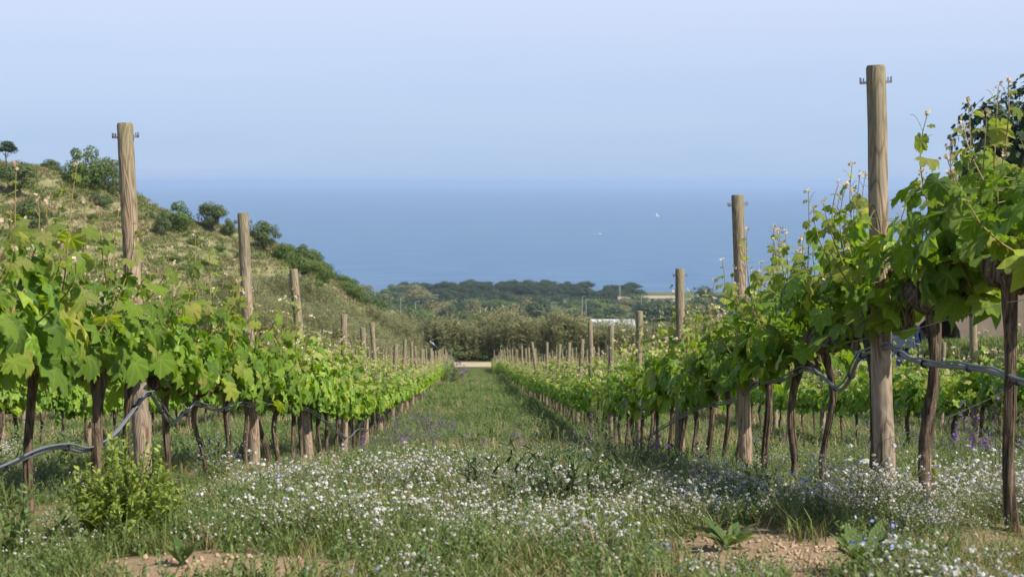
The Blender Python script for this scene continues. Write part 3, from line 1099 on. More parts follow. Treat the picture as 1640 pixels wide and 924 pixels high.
OVAL = (np.array([[0, 0, 0], [-.22, .35, .04], [.22, .35, .04], [-.2, .7, .02], [.2, .7, .02], [0, 1, -.06]]), np.array([[0, 2, 1], [1, 2, 4], [1, 4, 3], [3, 4, 5]]))
LANCE = (np.array([[0, 0, 0], [-.07, .3, .02], [.07, .3, .02], [-.06, .65, -.02], [.06, .65, -.02], [0, 1, -.16]]), np.array([[0, 2, 1], [1, 2, 4], [1, 4, 3], [3, 4, 5]]))


def blades(mb, r, n, h, spread, w, m=0, bend=0.5, lean=(0, 0)):
    for q in range(n):
        a = r.uniform(0, 6.28); d = np.array([math.cos(a), math.sin(a), 0])
        sd = np.array([-d[1], d[0], 0])
        b = np.array([r.normal(0, spread), r.normal(0, spread), -.01])
        H = h * r.uniform(.5, 1.15); B = bend * H * r.uniform(.2, 1.2)
        L = np.array([lean[0], lean[1], 0]) * H
        p1 = b + d * B * .25 + np.array([0, 0, H * .55]) + L * .3
        p2 = b + d * B + np.array([0, 0, H]) + L
        ww = w * r.uniform(.6, 1.2)
        mb.add([b - sd * ww, b + sd * ww, p1 - sd * ww * .8, p1 + sd * ww * .8, p2], [[0, 1, 3], [0, 3, 2], [2, 3, 4]], m)


def sprig(mb, r, base, h, lean, n_leaf, leaf_s, m_stem, m_leaf, T=OVAL, rad=.0018, up=.4):
    d = np.array([lean[0], lean[1], 1.0])
    tip = base + d * h + np.array([lean[0], lean[1], -abs(lean[0]) * .3]) * h * .4
    mid = base + d * h * .55
    mb.tube([base, mid, tip], [rad, rad * .8, rad * .5], 3, m_stem, False, caps=False)
    if n_leaf:
        t = np.linspace(.15, 1, n_leaf)
        pos = base[None] * (1 - t)[:, None] ** 2 + 2 * (mid[None] * (t * (1 - t))[:, None]) + tip[None] * (t ** 2)[:, None]
        dirs = rand_dirs(n_leaf, r); dirs[:, 2] = np.abs(dirs[:, 2]) * .5 + up
        mb.batch(*T, pos, frames(dirs, rand_dirs(n_leaf, r) * .5 + np.array([0, 0, 1.0])), leaf_s * r.uniform(.6, 1.15, n_leaf) * (1.1 - .5 * t), m_leaf)
    return tip


PETAL = (np.array([[-.5, -.5, 0], [.5, -.5, 0], [.5, .5, .1], [-.5, .5, .1]]), np.array([[0, 1, 2], [0, 2, 3]]))


def flower_head(mb, r, p, rad, n, ps, m):
    d = rand_dirs(n, r); d[:, 2] = np.abs(d[:, 2])
    mb.batch(*PETAL, p[None] + d * rad * np.array([1, 1, .75]), frames(np.cross(d, rand_dirs(n, r)), d), ps * r.uniform(.7, 1.3, n), m)


def alyssum(seed, n_stem, h, heads=13, ps=.0052):
    r = np.random.default_rng(seed); mb = MB()
    for k in range(n_stem):
        a = r.uniform(0, 6.28); s = r.uniform(.15, .75)
        b = np.array([r.normal(0, .02), r.normal(0, .02), -.01])
        tip = sprig(mb, r, b, h * r.uniform(.55, 1.1), (math.cos(a) * s, math.sin(a) * s), 9, .022, 0, 0, LANCE, .0011)
        flower_head(mb, r, tip, r.choice([.003, .005, .0065, .009]) * r.uniform(.8, 1.2), int(heads * r.uniform(.5, 1.2)), ps, 1)
        if r.random() < .5:
            # older flowers and seed pods below the head
            q = tip - np.array([0, 0, .018])
            mb.batch(*PETAL, q + r.normal(0, .008, (5, 3)), frames(rand_dirs(5, r), rand_dirs(5, r)), .004, 2)
    return mb.mesh('alyssum', [M['greyleaf'], M['white'], M['straw']])


def tuft(seed, n, h, spread, w, mat, bend=.5):
    r = np.random.default_rng(seed); mb = MB()
    blades(mb, r, n, h, spread, w, 0, bend)
    return mb.mesh('tuft', [mat])


def herb(seed, n_stem, h, n_leaf, leaf_s, mat, T=OVAL, flower=None, nf=0, fs=.01):
    r = np.random.default_rng(seed); mb = MB()
    for k in range(n_stem):
        a = r.uniform(0, 6.28); s = r.uniform(.05, .5)
        b = np.array([r.normal(0, .035), r.normal(0, .035), -.01])
        tip = sprig(mb, r, b, h * r.uniform(.5, 1.1), (math.cos(a) * s, math.sin(a) * s), n_leaf, leaf_s, 0, 0, T, .0014)
        if nf:
            pp = tip[None] + r.normal(0, 1, (nf, 3)) * np.array([.012, .012, h * .16]) - np.array([0, 0, h * .14])
            mb.batch(*PETAL, pp, frames(rand_dirs(nf, r), rand_dirs(nf, r)), fs * r.uniform(.6, 1.3, nf), 1)
    return mb.mesh('herb', [mat] + ([flower] if flower else []))


P_ALY = [alyssum(10 + i, 18, .13 + .02 * i) for i in range(4)]
P_ALY_FAR = [alyssum(20 + i, 8, .10, 5, .0085) for i in range(3)]
P_GRASS = [tuft(30 + i, 18, .11 + .025 * i, .035, .0030, M['grass'], .9) for i in range(3)]
P_STRAW = [tuft(40 + i, 18, .12 + .025 * i, .035, .0018, M['straw'], 1.1) for i in range(3)]
P_HERB = [herb(50 + i, 8, .10 + .03 * i, 12, .030, M['herb']) for i in range(3)]
P_HERB_L = [herb(60 + i, 8, .11 + .03 * i, 13, .045, M['herb'], LANCE) for i in range(3)]
P_BLUE = [herb(66, 5, .25, 11, .03, M['herb'], OVAL, M['blue'], 5, .009)]
P_PURPLE = [herb(70 + i, 7, .32 + .08 * i, 16, .055, M['herb'], LANCE, M['purple'], 7, .012) for i in range(3)]
P_FARGRASS = [tuft(80 + i, 30, .17, .13, .011, M['herb'], 1.2) for i in range(2)] + [tuft(84 + i, 30, .16, .13, .011, M['grass'], 1.2) for i in range(2)]
P_FARSTRAW = [tuft(86, 22, .26, .09, .008, M['straw'], .6)]


def scatter_pts(n, y0, y1, r, half=.40, pad=.6, xmax=30):
    w = lambda y: np.minimum(2 * (half * y + pad), 2 * xmax)
    yy = r.uniform(y0, y1, int(n * 3))
    yy = yy[r.random(len(yy)) < w(yy) / w(np.array(y1))][:n]
    xx = (r.random(len(yy)) - .5) * w(yy)
    return xx, yy


def cover(name, label, cat, parts):
    """parts: list of (protos, x, y, scale array)"""
    protos, pos, scl, idx = [], [], [], []
    r = np.random.default_rng(len(name) * 31)
    for pr, x, y, sc in parts:
        off = len(protos); protos += pr
        sc = np.array(np.broadcast_to(sc, x.shape), float)
        for q in (-1, 1):
            rxx = np.interp(y, (LX if q < 0 else RX)[:, 0], (LX if q < 0 else RX)[:, 1])
            sc *= 1 - (.62 if q < 0 else .4) * np.exp(-((x - rxx - (.2 if q < 0 else -.1)) / .42) ** 2) * (y < 24)
        pos.append(np.c_[x, y, ground(x, y)]); scl.append(np.broadcast_to(sc, x.shape))
        idx.append(off + r.integers(0, len(pr), len(x)))
    pos = np.concatenate(pos); n = len(pos)
    rot = np.c_[r.normal(0, .08, n), r.normal(0, .08, n), r.uniform(0, 6.28, n)]
    o = gn_scatter(name, protos, pos, rot, np.concatenate(scl), np.concatenate(idx))
    return tag(o, label, cat, kind='stuff')


rs = np.random.default_rng(77)


def aly_density(x, y):
    a = sstep(-.15, .7, vnoise(x, y, .9, 31) + .55 * vnoise(x, y, 2.6, 32))
    core = np.exp(-(((x + .75) / 1.0) ** 2 + ((y - 7.2) / 1.9) ** 2)) + 1.3 * np.exp(-(((x - 1.65) / .8) ** 2 + ((y - 5.4) / 1.4) ** 2)) + .9 * np.exp(-(((x - .1) / .7) ** 2 + ((y - 5.2) / 1.4) ** 2))
    return np.clip(.03 + .30 * a + .62 * core * (.35 + .65 * a), 0, 1) * (1 - bare(x, y)) * (1 - .75 * sstep(9.5, 14, y) * (np.abs(x) < 1.7))


def keep(x, y, p):
    k = rs.random(len(x)) < p
    return x[k], y[k]


parts_a, parts_g, parts_f = [], [], []
def clumps(n, y0, y1, protos, size, lo, hi, dens=1.0):
    cx, cy = scatter_pts(n, y0, y1, rs); cx, cy = keep(cx, cy, dens * aly_density(cx, cy))
    X, Y, S = [], [], []
    for u, v in zip(cx, cy):
        m = int(rs.integers(3, 13)); sp = rs.uniform(.3, 1) * size
        X.append(rs.normal(u, sp, m)); Y.append(rs.normal(v, sp * 1.2, m))
        tall = 1.35 if (u > 1.0 and v < 7.0) else 1.0
        S.append(np.full(m, rs.uniform(lo, hi) * tall) * rs.uniform(.8, 1.2, m))
    X, Y, S = np.concatenate(X), np.concatenate(Y), np.concatenate(S)
    k = (rs.random(len(X)) > .95 * bare(X, Y)) & (Y > 2.5)
    parts_a.append((protos, X[k], Y[k], S[k]))


clumps(470, 2.6, 11.5, P_ALY, .15, .55, 1.25)
x, y = scatter_pts(420, 2.6, 11, rs); x, y = keep(x, y, 1 - bare(x, y)); parts_a.append((P_ALY, x, y, rs.uniform(.45, .9, len(x))))
clumps(330, 11.5, 26, P_ALY_FAR, .3, .6, 1.2, .7)
cover('white_wildflowers', 'low white wildflowers carpeting the ground between the front vines', 'flowers', parts_a)

x, y = scatter_pts(9500, 2.6, 7, rs); b = bare(x, y)
nz = sstep(-.6, .6, vnoise(x, y, .8, 41) + .4 * vnoise(x, y, 2.2, 42))
k1 = rs.random(len(x)) < .60 * (1 - .985 * b); x, y, nz = x[k1], y[k1], nz[k1]
pk = rs.random(len(x)); st = pk < .10 + .36 * nz; he = pk > .68
parts_g += [(P_STRAW, x[st], y[st], rs.uniform(.35, .8, st.sum())), (P_HERB, x[he], y[he], rs.uniform(.5, 1.0, he.sum())), (P_GRASS, x[~st & ~he], y[~st & ~he], rs.uniform(.5, 1.0, (~st & ~he).sum()))]
x, y = scatter_pts(15000, 7, 15, rs); nz = sstep(-.6, .6, vnoise(x, y, .7, 43)); x, y = keep(x, y, .85 * (1 - bare(x, y))); nz = sstep(-.6, .6, vnoise(x, y, .7, 43))
pk = rs.random(len(x)); st = pk < .05 + .30 * nz; hl = pk > .78; hb = (pk > .55) & ~hl
parts_g += [(P_STRAW, x[st], y[st], rs.uniform(.6, 1.1, st.sum())), (P_HERB_L, x[hl], y[hl], rs.uniform(.6, 1.1, hl.sum())), (P_HERB, x[hb], y[hb], rs.uniform(.7, 1.2, hb.sum())),
            (P_GRASS, x[~st & ~hl & ~hb], y[~st & ~hl & ~hb], rs.uniform(.6, 1.1, (~st & ~hl & ~hb).sum()))]
x, y = scatter_pts(24000, 15, 42, rs); pk = rs.random(len(x)); a = pk < .45; st = pk > .97 - .22 * sstep(-.2, .9, vnoise(x, y, .35, 45))
parts_g += [(P_HERB_L, x[a], y[a], rs.uniform(.7, 1.3, a.sum())), (P_FARGRASS, x[~a & ~st], y[~a & ~st], rs.uniform(.5, 1.1, (~a & ~st).sum())), (P_FARSTRAW, x[st], y[st], rs.uniform(.6, 1.0, st.sum()))]
x, y = scatter_pts(26000, 42, 139, rs, xmax=26); k1 = hill_amount(x, y) < 3; x, y = x[k1], y[k1]; pk = rs.random(len(x)); st = pk > .97 - .2 * sstep(-.2, .9, vnoise(x, y, .2, 46))
parts_g += [(P_FARGRASS, x[~st], y[~st], rs.uniform(.7, 1.3, (~st).sum()) * (.9 + .5 * np.clip(vnoise(x[~st], y[~st], .3, 49), -.8, 1.2))), (P_FARSTRAW, x[st], y[st], rs.uniform(.5, .9, st.sum()))]
P_TALL = [herb(75 + i, 9, .22 + .06 * i, 18, .05, M['herb' if i else 'darkweed'], LANCE if i % 2 else OVAL) for i in range(3)]
x, y = scatter_pts(2600, 9.5, 45, rs); k1 = (vnoise(x, y, .55, 47) + .5 * vnoise(x, y, 1.4, 48)) > .15; x, y = x[k1], y[k1]
parts_g.append((P_TALL, x, y, rs.uniform(.6, 1.3, len(x))))
cover('grass', 'green grass and herbs covering the vineyard floor', 'grass', parts_g)

# purple-flowering vetch beside the rows
px_ = []
for cx_, cy_, sx_, sy_, n in ((-1.75, 18, .35, 3.5, 36), (-1.9, 28, .4, 5, 26), (1.2, 15, .4, 4, 14), (4.2, 12.5, .9, 1.6, 26), (5.2, 15, 1.2, 2, 22), (-5, 17, 1.5, 3, 10), (0.2, 16, .8, 4, 10)):
    px_.append(np.c_[rs.normal(cx_, sx_, n), rs.normal(cy_, sy_, n)])
pp = np.concatenate(px_)
cover('purple_wildflowers', 'purple vetch flowering in drifts along the vine rows', 'flowers', [(P_PURPLE, pp[:, 0], pp[:, 1], rs.uniform(.7, 1.2, len(pp)))])
x, y = scatter_pts(45, 3, 12, rs); x, y = keep(x, y, .8 * (1 - bare(x, y)))
cover('blue_wildflowers', 'tiny blue wildflowers dotted among the white ones', 'flowers', [(P_BLUE, x, y, rs.uniform(.6, 1.0, len(x)))])

# clods and pebbles on the bare soil
pb = MB()
for cx_, cy_, rx, ry in PATCHES:
    n = 130
    q = np.c_[rs.normal(cx_, rx * .6, n), rs.normal(cy_, ry * .6, n)]
    TV = np.array([[1, 0, 0], [-1, 0, 0], [0, 1, 0], [0, -1, 0], [0, 0, .7], [0, 0, -.7]]); TF = np.array([[0, 2, 4], [2, 1, 4], [1, 3, 4], [3, 0, 4], [2, 0, 5], [1, 2, 5], [3, 1, 5], [0, 3, 5]])
    pb.batch(TV, TF, np.c_[q, ground(q[:, 0], q[:, 1]) + .003], frames(rand_dirs(n, rs), rand_dirs(n, rs)), rs.uniform(.003, .014, n) , 0, True)
tag(pb.build('soil_clods', simple('soil_clod', (0.36, 0.26, 0.165), .95, .1, vary=.5, vscale=3)), 'small clods and pebbles lying on the bare sandy soil', 'clods', kind='stuff')

# ------------------------------------------------------------------ single plants in the foreground
def place(px, py):
    return ground_hit(px, py)


def leafy_shrub(name, label, px, py, w, h, n_stem, n_leaf, leaf_s, mat, T=OVAL, cat='shrub', group=None, flower=None, cone=False, seed=0, up=.4, fsz=.02):
    r = np.random.default_rng(400 + seed)
    p = place(px, py)
    root = empty(name, tuple(p)); tag(root, label, cat, group)
    st, lf, fl = MB(), MB(), MB()
    for k in range(n_stem):
        a = r.uniform(0, 6.28); s = math.sqrt(r.random()) * w / 2
        hh = h * (1 - .55 * (2 * s / w) ** 2) * r.uniform(.5, 1.1) if not cone else h * (1 - .85 * (2 * s / w)) * r.uniform(.8, 1.1)
        b = np.array([math.cos(a) * s * .25, math.sin(a) * s * .25, -.02]); tip = np.array([math.cos(a) * s, math.sin(a) * s, hh])
        mid = (b + tip) / 2 + np.array([0, 0, hh * .1])
        st.tube([b, mid, tip], [.003, .0022, .001], 4, 0, False, caps=False)
        t = np.linspace(.15, 1, n_leaf)
        pos = b[None] * ((1 - t) ** 2)[:, None] + 2 * mid[None] * (t * (1 - t))[:, None] + tip[None] * (t ** 2)[:, None]
        d = rand_dirs(n_leaf, r); d[:, 2] = np.abs(d[:, 2]) * .5 + up
        lf.batch(*T, pos, frames(d, rand_dirs(n_leaf, r) * .5 + np.array([0, 0, 1.0])), leaf_s * r.uniform(.6, 1.2, n_leaf) * (1.15 - .5 * t), 0)
        if flower:
            nf = 6
            fl.batch(*PETAL, tip[None] + r.normal(0, 1, (nf, 3)) * np.array([.02, .02, .06]) - np.array([0, 0, .04]), frames(rand_dirs(nf, r), rand_dirs(nf, r)), fsz * r.uniform(.6, 1.2, nf), 0)
    st.build('stem', M['stalk'], root)
    o = lf.build('foliage', mat, root); o['kind'] = 'stuff'
    if flower:
        o = fl.build('blossom', flower, root); o['kind'] = 'stuff'
    return root


leafy_shrub('shrub', 'bright yellow-green bushy shrub beside the first post left of the aisle', 200, 868, .44, .36, 130, 34, .034, M['shrubleaf'], seed=1)
leafy_shrub('weed', 'yellow-green feathery cone-shaped weed beside the first post right of the aisle', 1482, 800, .20, .30, 40, 24, .026, M['shrubleaf'], seed=2, cone=True, cat='weed')
leafy_shrub('weed', 'dark spiky-leaved weed clump among white flowers in mid aisle', 905, 812, .95, .38, 52, 16, .095, M['darkweed'], LANCE, 'weed', seed=3)
leafy_shrub('weed', 'dark narrow-leaved weed at the bare spot left of the dark clump', 760, 800, .36, .24, 12, 13, .10, M['darkweed'], LANCE, 'weed', seed=4)
leafy_shrub('weed', 'tall dark green weed behind the dark clump in the aisle', 1000, 772, 1.0, .46, 50, 18, .07, M['darkweed'], LANCE, 'weed', seed=5)
leafy_shrub('weed', 'tall stalky pale weed standing before the row right of the aisle', 958, 745, .55, 1.0, 20, 20, .07, M['herb'], LANCE, 'weed', seed=6)
leafy_shrub('weed', 'leafy green weed at the foot of the second post left of the aisle', 352, 770, .42, .36, 24, 18, .055, M['herb'], LANCE, 'weed', seed=7, flower=M['blue'], fsz=.008)
leafy_shrub('weed', 'green leafy weed at the bottom left corner', 30, 905, .5, .26, 26, 16, .045, M['herb'], OVAL, 'weed', seed=8)
leafy_shrub('weed', 'grey-green tufted weed below the third trunk right of the aisle', 1215, 812, .34, .22, 26, 18, .035, M['herb'], OVAL, 'weed', seed=9)
leafy_shrub('flower_stalk', 'tall purple mallow flowers at the edge behind the right row', 1598, 790, .45, .62, 9, 14, .06, M['herb'], LANCE, 'flower', seed=10, flower=M['purple'], fsz=.012)
leafy_shrub('flower_stalk', 'purple mallow flowers growing between two trunks of the right row', 1535, 770, .34, .62, 8, 14, .06, M['herb'], LANCE, 'flower', seed=11, flower=M['purple'], fsz=.012)
leafy_shrub('bush', 'purple-flowering bush at the far end of the row left of the aisle', 716, 612, 2.4, 1.5, 90, 14, .22, M['herb'], LANCE, 'bush', seed=12, flower=M['purple'], fsz=.05)
leafy_shrub('bush', 'low green bush at the foot of the end post right of the aisle', 806, 600, 1.6, .8, 60, 14, .22, M['herb'], LANCE, 'bush', seed=13)


def rosette(label, px, py, n, L, seed, upk=.45):
    r = np.random.default_rng(500 + seed)
    root = empty('rosette_weed', tuple(place(px, py))); tag(root, label, 'weed', 'broad-leaved rosette weeds')
    TV = np.array([[0, 0, 0], [-.07, .2, .03], [.07, .2, .03], [-.14, .45, .03], [.14, .45, .03], [0, .45, -.01], [-.12, .72, 0], [.12, .72, 0], [0, .72, -.03], [0, 1, -.12]])
    TF = np.array([[0, 2, 1], [1, 2, 5], [1, 5, 3], [2, 4, 5], [3, 5, 8], [3, 8, 6], [5, 4, 7], [5, 7, 8], [6, 8, 9], [8, 7, 9]])
    me = MB().add(TV, TF, 0, True).mesh('leaf', [M['rosette']])
    for k in range(n):
        a = k * 2.4 + r.normal(0, .2); t = np.array([math.cos(a), math.sin(a), upk + r.uniform(0, .9) * (1 - k / n)])
        F = frames(t[None], np.array([[0, 0, 1.0]]) + r.normal(0, .2, (1, 3)))[0]
        s = L * r.uniform(.6, 1.1)
        o = obj('leaf', me, root); o.matrix_basis = Matrix.Translation((0, 0, .005)) @ Matrix(F).to_4x4() @ Matrix.Diagonal((s, s, s, 1))


rosette('dark green rosette weed left of the bare soil patch', 1165, 882, 14, .13, 1)
rosette('large pale green rosette weed at the bottom edge right of the bare soil', 1392, 922, 22, .17, 2, .8)
rosette('small rosette weed at the back of the bare soil patch', 1283, 842, 7, .07, 3)
rosette('young green rosette weed on the bare soil at bottom left', 292, 918, 9, .09, 4, 1.3)

# ------------------------------------------------------------------ trees and bushes
M['broad'] = leaf_mat('olive_green_foliage', [(0, (0.055, 0.085, 0.026)), (0.5, (0.095, 0.135, 0.042)), (1, (0.155, 0.19, 0.07))], (1.5, 1.5, 0.9), 0.22, 0.6, 0.25)
M['lush'] = leaf_mat('lush_green_foliage', [(0, (0.055, 0.095, 0.020)), (0.5, (0.10, 0.155, 0.032)), (1, (0.16, 0.21, 0.05))], (1.5, 1.5, 0.8), 0.25, 0.6, 0.25)
M['pine'] = leaf_mat('pine_needles', [(0, (0.024, 0.042, 0.019)), (0.5, (0.043, 0.070, 0.029)), (1, (0.072, 0.10, 0.042))], (1.3, 1.3, 0.9), 0.12, 0.7, 0.2)
M['pale'] = leaf_mat('pale_spring_foliage', [(0, (0.13, 0.135, 0.05)), (0.5, (0.20, 0.19, 0.075)), (1, (0.29, 0.26, 0.12))], (1.3, 1.3, 0.8), 0.22, 0.7, 0.2)
M['reedleaf'] = leaf_mat('reed_leaf', [(0, (0.13, 0.155, 0.060)), (0.5, (0.20, 0.22, 0.09)), (0.82, (0.29, 0.27, 0.135)), (1, (0.40, 0.335, 0.19))], (1.3, 1.3, 0.9), 0.22, 0.65, 0.25)
M['reedstem'] = simple('reed_cane', (0.22, 0.20, 0.10), .7, .25, vary=.4, vscale=.6)


def crown_mesh(seed, n_clump, n_leaf, leaf_s, mat, shape='round', cr=.26):
    """crown about 1 wide, from z 0 to 1"""
    r = np.random.default_rng(seed); mb = MB()
    c = []
    while len(c) < n_clump:
        p = r.uniform(-1, 1, 3)
        if np.linalg.norm(p) > 1: continue
        if shape == 'round': q = np.array([p[0] * .36, p[1] * .36, .5 + p[2] * .36])
        elif shape == 'umbrella': q = np.array([p[0] * .42, p[1] * .42, .52 + .24 * p[2] + .22 * (1 - p[0] ** 2 - p[1] ** 2)])
        elif shape == 'bush':
            q = np.array([p[0] * .38, p[1] * .38, .12 + abs(p[2]) * .66])
        else: q = np.array([p[0] * .42, p[1] * .42, .3 + p[2] * .25])
        c.append(q)
    c = np.array(c); rad = cr * r.uniform(.55, 1.1, n_clump)
    k = r.integers(0, n_clump, n_leaf)
    d = rand_dirs(n_leaf, r)
    rr = rad[k] * (1 - .5 * r.random(n_leaf) ** 2.2)
    pos = c[k] + d * rr[:, None] * np.array([1, 1, .85])
    out = norm(pos - np.array([0, 0, .4])) * .5 + d * .6 + rand_dirs(n_leaf, r) * .45
    tip = np.cross(out, rand_dirs(n_leaf, r)) + np.array([0, 0, -.25])
    mb.batch(*QUAD, pos, frames(tip, out), leaf_s * r.uniform(.55, 1.25, n_leaf), 0)
    return mb.mesh('crown', [mat])


def tree_trunk(seed, h0, hs=.62, rad=.032, limbs=5, lean=.05):
    r = np.random.default_rng(seed); mb = MB()
    P = np.array([[0, 0, -.03], [r.normal(0, lean) * .3, r.normal(0, lean) * .3, h0 * .5], [r.normal(0, lean), r.normal(0, lean), h0], [r.normal(0, lean), r.normal(0, lean), hs]])
    mb.tube(P, [rad * 1.3, rad, rad * .8, rad * .45], 7, 0, True, .08, 0, r)
    for k in range(limbs):
        a = k * 2.4 + r.uniform(-.4, .4); i = P[2] * r.uniform(.75, 1.1)
        e = np.array([math.cos(a) * r.uniform(.18, .34), math.sin(a) * r.uniform(.18, .34), hs * r.uniform(.85, 1.15)])
        mb.tube([i, (i + e) / 2 + np.array([0, 0, -.03]), e], [rad * .55, rad * .4, rad * .18], 5, 0, True)
    return mb.mesh('trunk', [M['trunk']])


CR = {'broad': [crown_mesh(600 + i, 22, 5200, .036, M['broad'], 'round', .21) for i in range(3)], 'lush': [crown_mesh(610 + i, 20, 5200, .038, M['lush'], 'bush', .22) for i in range(3)],
      'bush': [crown_mesh(620 + i, 18, 4600, .038, M['broad'], 'bush', .22) for i in range(3)], 'umbrella': [crown_mesh(630 + i, 22, 3600, .045, M['pine'], 'umbrella', .2) for i in range(3)],
      'pale': [crown_mesh(640 + i, 14, 2200, .055, M['pale'], 'bush') for i in range(2)], 'dark': [crown_mesh(645 + i, 16, 2600, .055, M['pine'], 'bush') for i in range(2)]}
TR = {'broad': [tree_trunk(650 + i, .28) for i in range(3)], 'umbrella': [tree_trunk(660 + i, .45, .62, .03, 6) for i in range(3)], 'bush': [tree_trunk(670 + i, .12, .5, .02, 5) for i in range(2)]}
tree_n = 0


def tree(name, kind, px, py, w_px, h_px, label, cat='tree', group=None, Y=None, p=None):
    """base at pixel (px, py) on the ground"""
    global tree_n
    tree_n += 1
    if p is None:
        p = ground_hit(px, py) if Y is None else np.array([*at(px, py, Y)[:2], float(ground(at(px, py, Y)[0], Y))])
    mpp = p[1] / FPX
    root = empty(name, tuple(p), tree_n * 1.7)
    tag(root, label, cat, group)
    w, h = w_px * mpp, h_px * mpp
    root.scale = (w * 1.16, w * 1.16, h * 1.10)
    t = TR['umbrella' if kind == 'umbrella' else 'broad' if kind == 'broad' else 'bush']
    obj('trunk', t[tree_n % len(t)], root)
    c = obj('crown', CR[kind][tree_n % len(CR[kind])], root)
    lo = {'umbrella': .34, 'broad': .12}.get(kind, -.04)
    c.location = (0, 0, lo); c.scale = (1, 1, 1 - lo)
    return root


tree('umbrella_pine', 'umbrella', 11, 271, 34, 40, 'small umbrella pine standing alone on the hilltop skyline', 'pine tree')
tree('tree', 'broad', 30, 316, 62, 54, 'round multi-stemmed olive-green tree on the hilltop below the lone pine')
tree('bush', 'bush', 52, 364, 62, 48, 'dark rounded bush on the hillside below the multi-stemmed tree', 'bush')
tree('bush', 'bush', 80, 274, 34, 20, 'low grey-green bush on the skyline right of the lone pine', 'bush')
tree('bush', 'bush', 104, 279, 36, 26, 'small rounded bush touching the tall dark tree on the skyline', 'bush')
tree('tree', 'lush', 138, 302, 66, 78, 'tall dense tree, the biggest on the hilltop')
tree('tree', 'bush', 172, 308, 54, 60, 'rounded tree on the skyline just behind the first left post')
tree('bush', 'bush', 163, 331, 34, 28, 'small dark bush on the bank left of the first left post', 'bush')
tree('tree', 'lush', 286, 372, 44, 58, 'tall upright tree of the pair right of the first left post')
tree('bush', 'bush', 263, 376, 34, 42, 'shorter dark bush leaning on the upright tree on the hill', 'bush')
tree('tree', 'broad', 338, 372, 48, 46, 'round-crowned tree on the hill between the first two left posts')
tree('bush', 'bush', 366, 378, 26, 30, 'small bushy tree close left of the second left post', 'bush')
tree('tree', 'broad', 424, 404, 50, 48, 'airy tree with bare stems right of the second left post')
for i, (px, py, w, h, lab) in enumerate(((455, 424, 46, 40, 'green bush directly below the airy tree on the hill'), (487, 440, 48, 40, 'broad green bush midway down the hill end'), (514, 454, 40, 38, 'green bush at the tip of the hill against the sea'),
                                         (437, 468, 44, 36, 'dark bush left of the third left post'), (508, 480, 54, 38, 'green bush right of the third left post above the reeds'), (470, 468, 40, 34, 'olive bush behind the third left post'))):
    tree('bush', 'lush' if i in (0, 1, 2, 4) else 'bush', px, py, w, h, lab, 'bush', 'bushes at the end of the hill')
tree('tree', 'dark', 541, 456, 20, 20, 'small dark tree alone beyond the tip of the hill', Y=420)
# shrubs dotted over the hillside
for i, (px, py, w, h) in enumerate(((215, 355, 18, 10), (240, 350, 16, 12), (100, 340, 14, 9), (120, 318, 12, 9), (150, 352, 16, 10), (190, 345, 16, 10), (75, 385, 20, 10), (130, 375, 16, 10), (310, 390, 22, 12), (352, 402, 20, 12), (385, 415, 20, 14), (330, 425, 24, 14), (280, 420, 24, 14))):
    tree('low_bush', 'lush' if i % 3 == 0 else 'bush', px, py, w, h, 'small low bush dotting the dry hillside, %s listed from hilltop towards hill end' % ordinal(i), 'bush', 'low bushes dotting the hillside')

rb_ = np.random.default_rng(123)
for i, xx in enumerate(np.linspace(-25.5, -9.5, 22)):
    p = np.array([xx + rb_.uniform(-.5, .5), rb_.uniform(160, 171), 0]); p[2] = float(ground(p[0], p[1]))
    tree('bush', 'lush' if rb_.random() < .5 else 'bush', 0, 0, rb_.uniform(30, 52), rb_.uniform(20, 34), 'scrubby green bush, %s down the falling ridge at the hill end' % ordinal(i), 'bush', 'bushes down the falling ridge', p=p)
# hillside grass
M['hillstraw'] = leaf_mat('bleached_hill_grass', [(0, (0.24, 0.19, 0.10)), (0.5, (0.34, 0.275, 0.165)), (1, (0.42, 0.34, 0.23))], (1.2, 1.1, 0.9), 0.3, 0.8, 0.15)
rh = np.random.default_rng(88)
hx = rh.uniform(-72, -8, 24000); hy = rh.uniform(82, 178, 24000)
k1 = (hill_amount(hx, hy) > 2.0) & (hx / hy > -.42); hx, hy = hx[k1], hy[k1]
hn = sstep(-.5, .5, vnoise(hx, hy, .12, 51) + .5 * vnoise(hx, hy, .4, 52)); pk = rh.random(len(hx)); st = pk < .10 + .42 * hn
P_HILL = [tuft(90 + i, 22, .34, .3, .04, M['hillstraw'], 1.4) for i in range(2)]; P_HILLG = [tuft(94 + i, 22, .34, .3, .04, M['grass'], 1.4) for i in range(2)]
cover('hillside_grass', 'dry and green grass tufts covering the hillside', 'grass', [(P_HILL, hx[st], hy[st], rh.uniform(.5, 1.2, st.sum())), (P_HILLG, hx[~st], hy[~st], rh.uniform(.5, 1.2, (~st).sum()))])


# scrub along the front of the reeds
for i, xx in enumerate(np.linspace(-10, 16, 15)):
    p = np.array([xx + rb_.uniform(-.5, .5), rb_.uniform(146.2, 147.4), 0]); p[2] = float(ground(p[0], p[1]))
    tree('bush', 'pale' if i % 3 == 0 else 'bush', 0, 0, rb_.uniform(36, 56), rb_.uniform(18, 40), 'scrubby bush before the reeds, %s from the left behind the dirt track' % ordinal(i), 'bush', 'scrub along the front of the reeds', p=p)

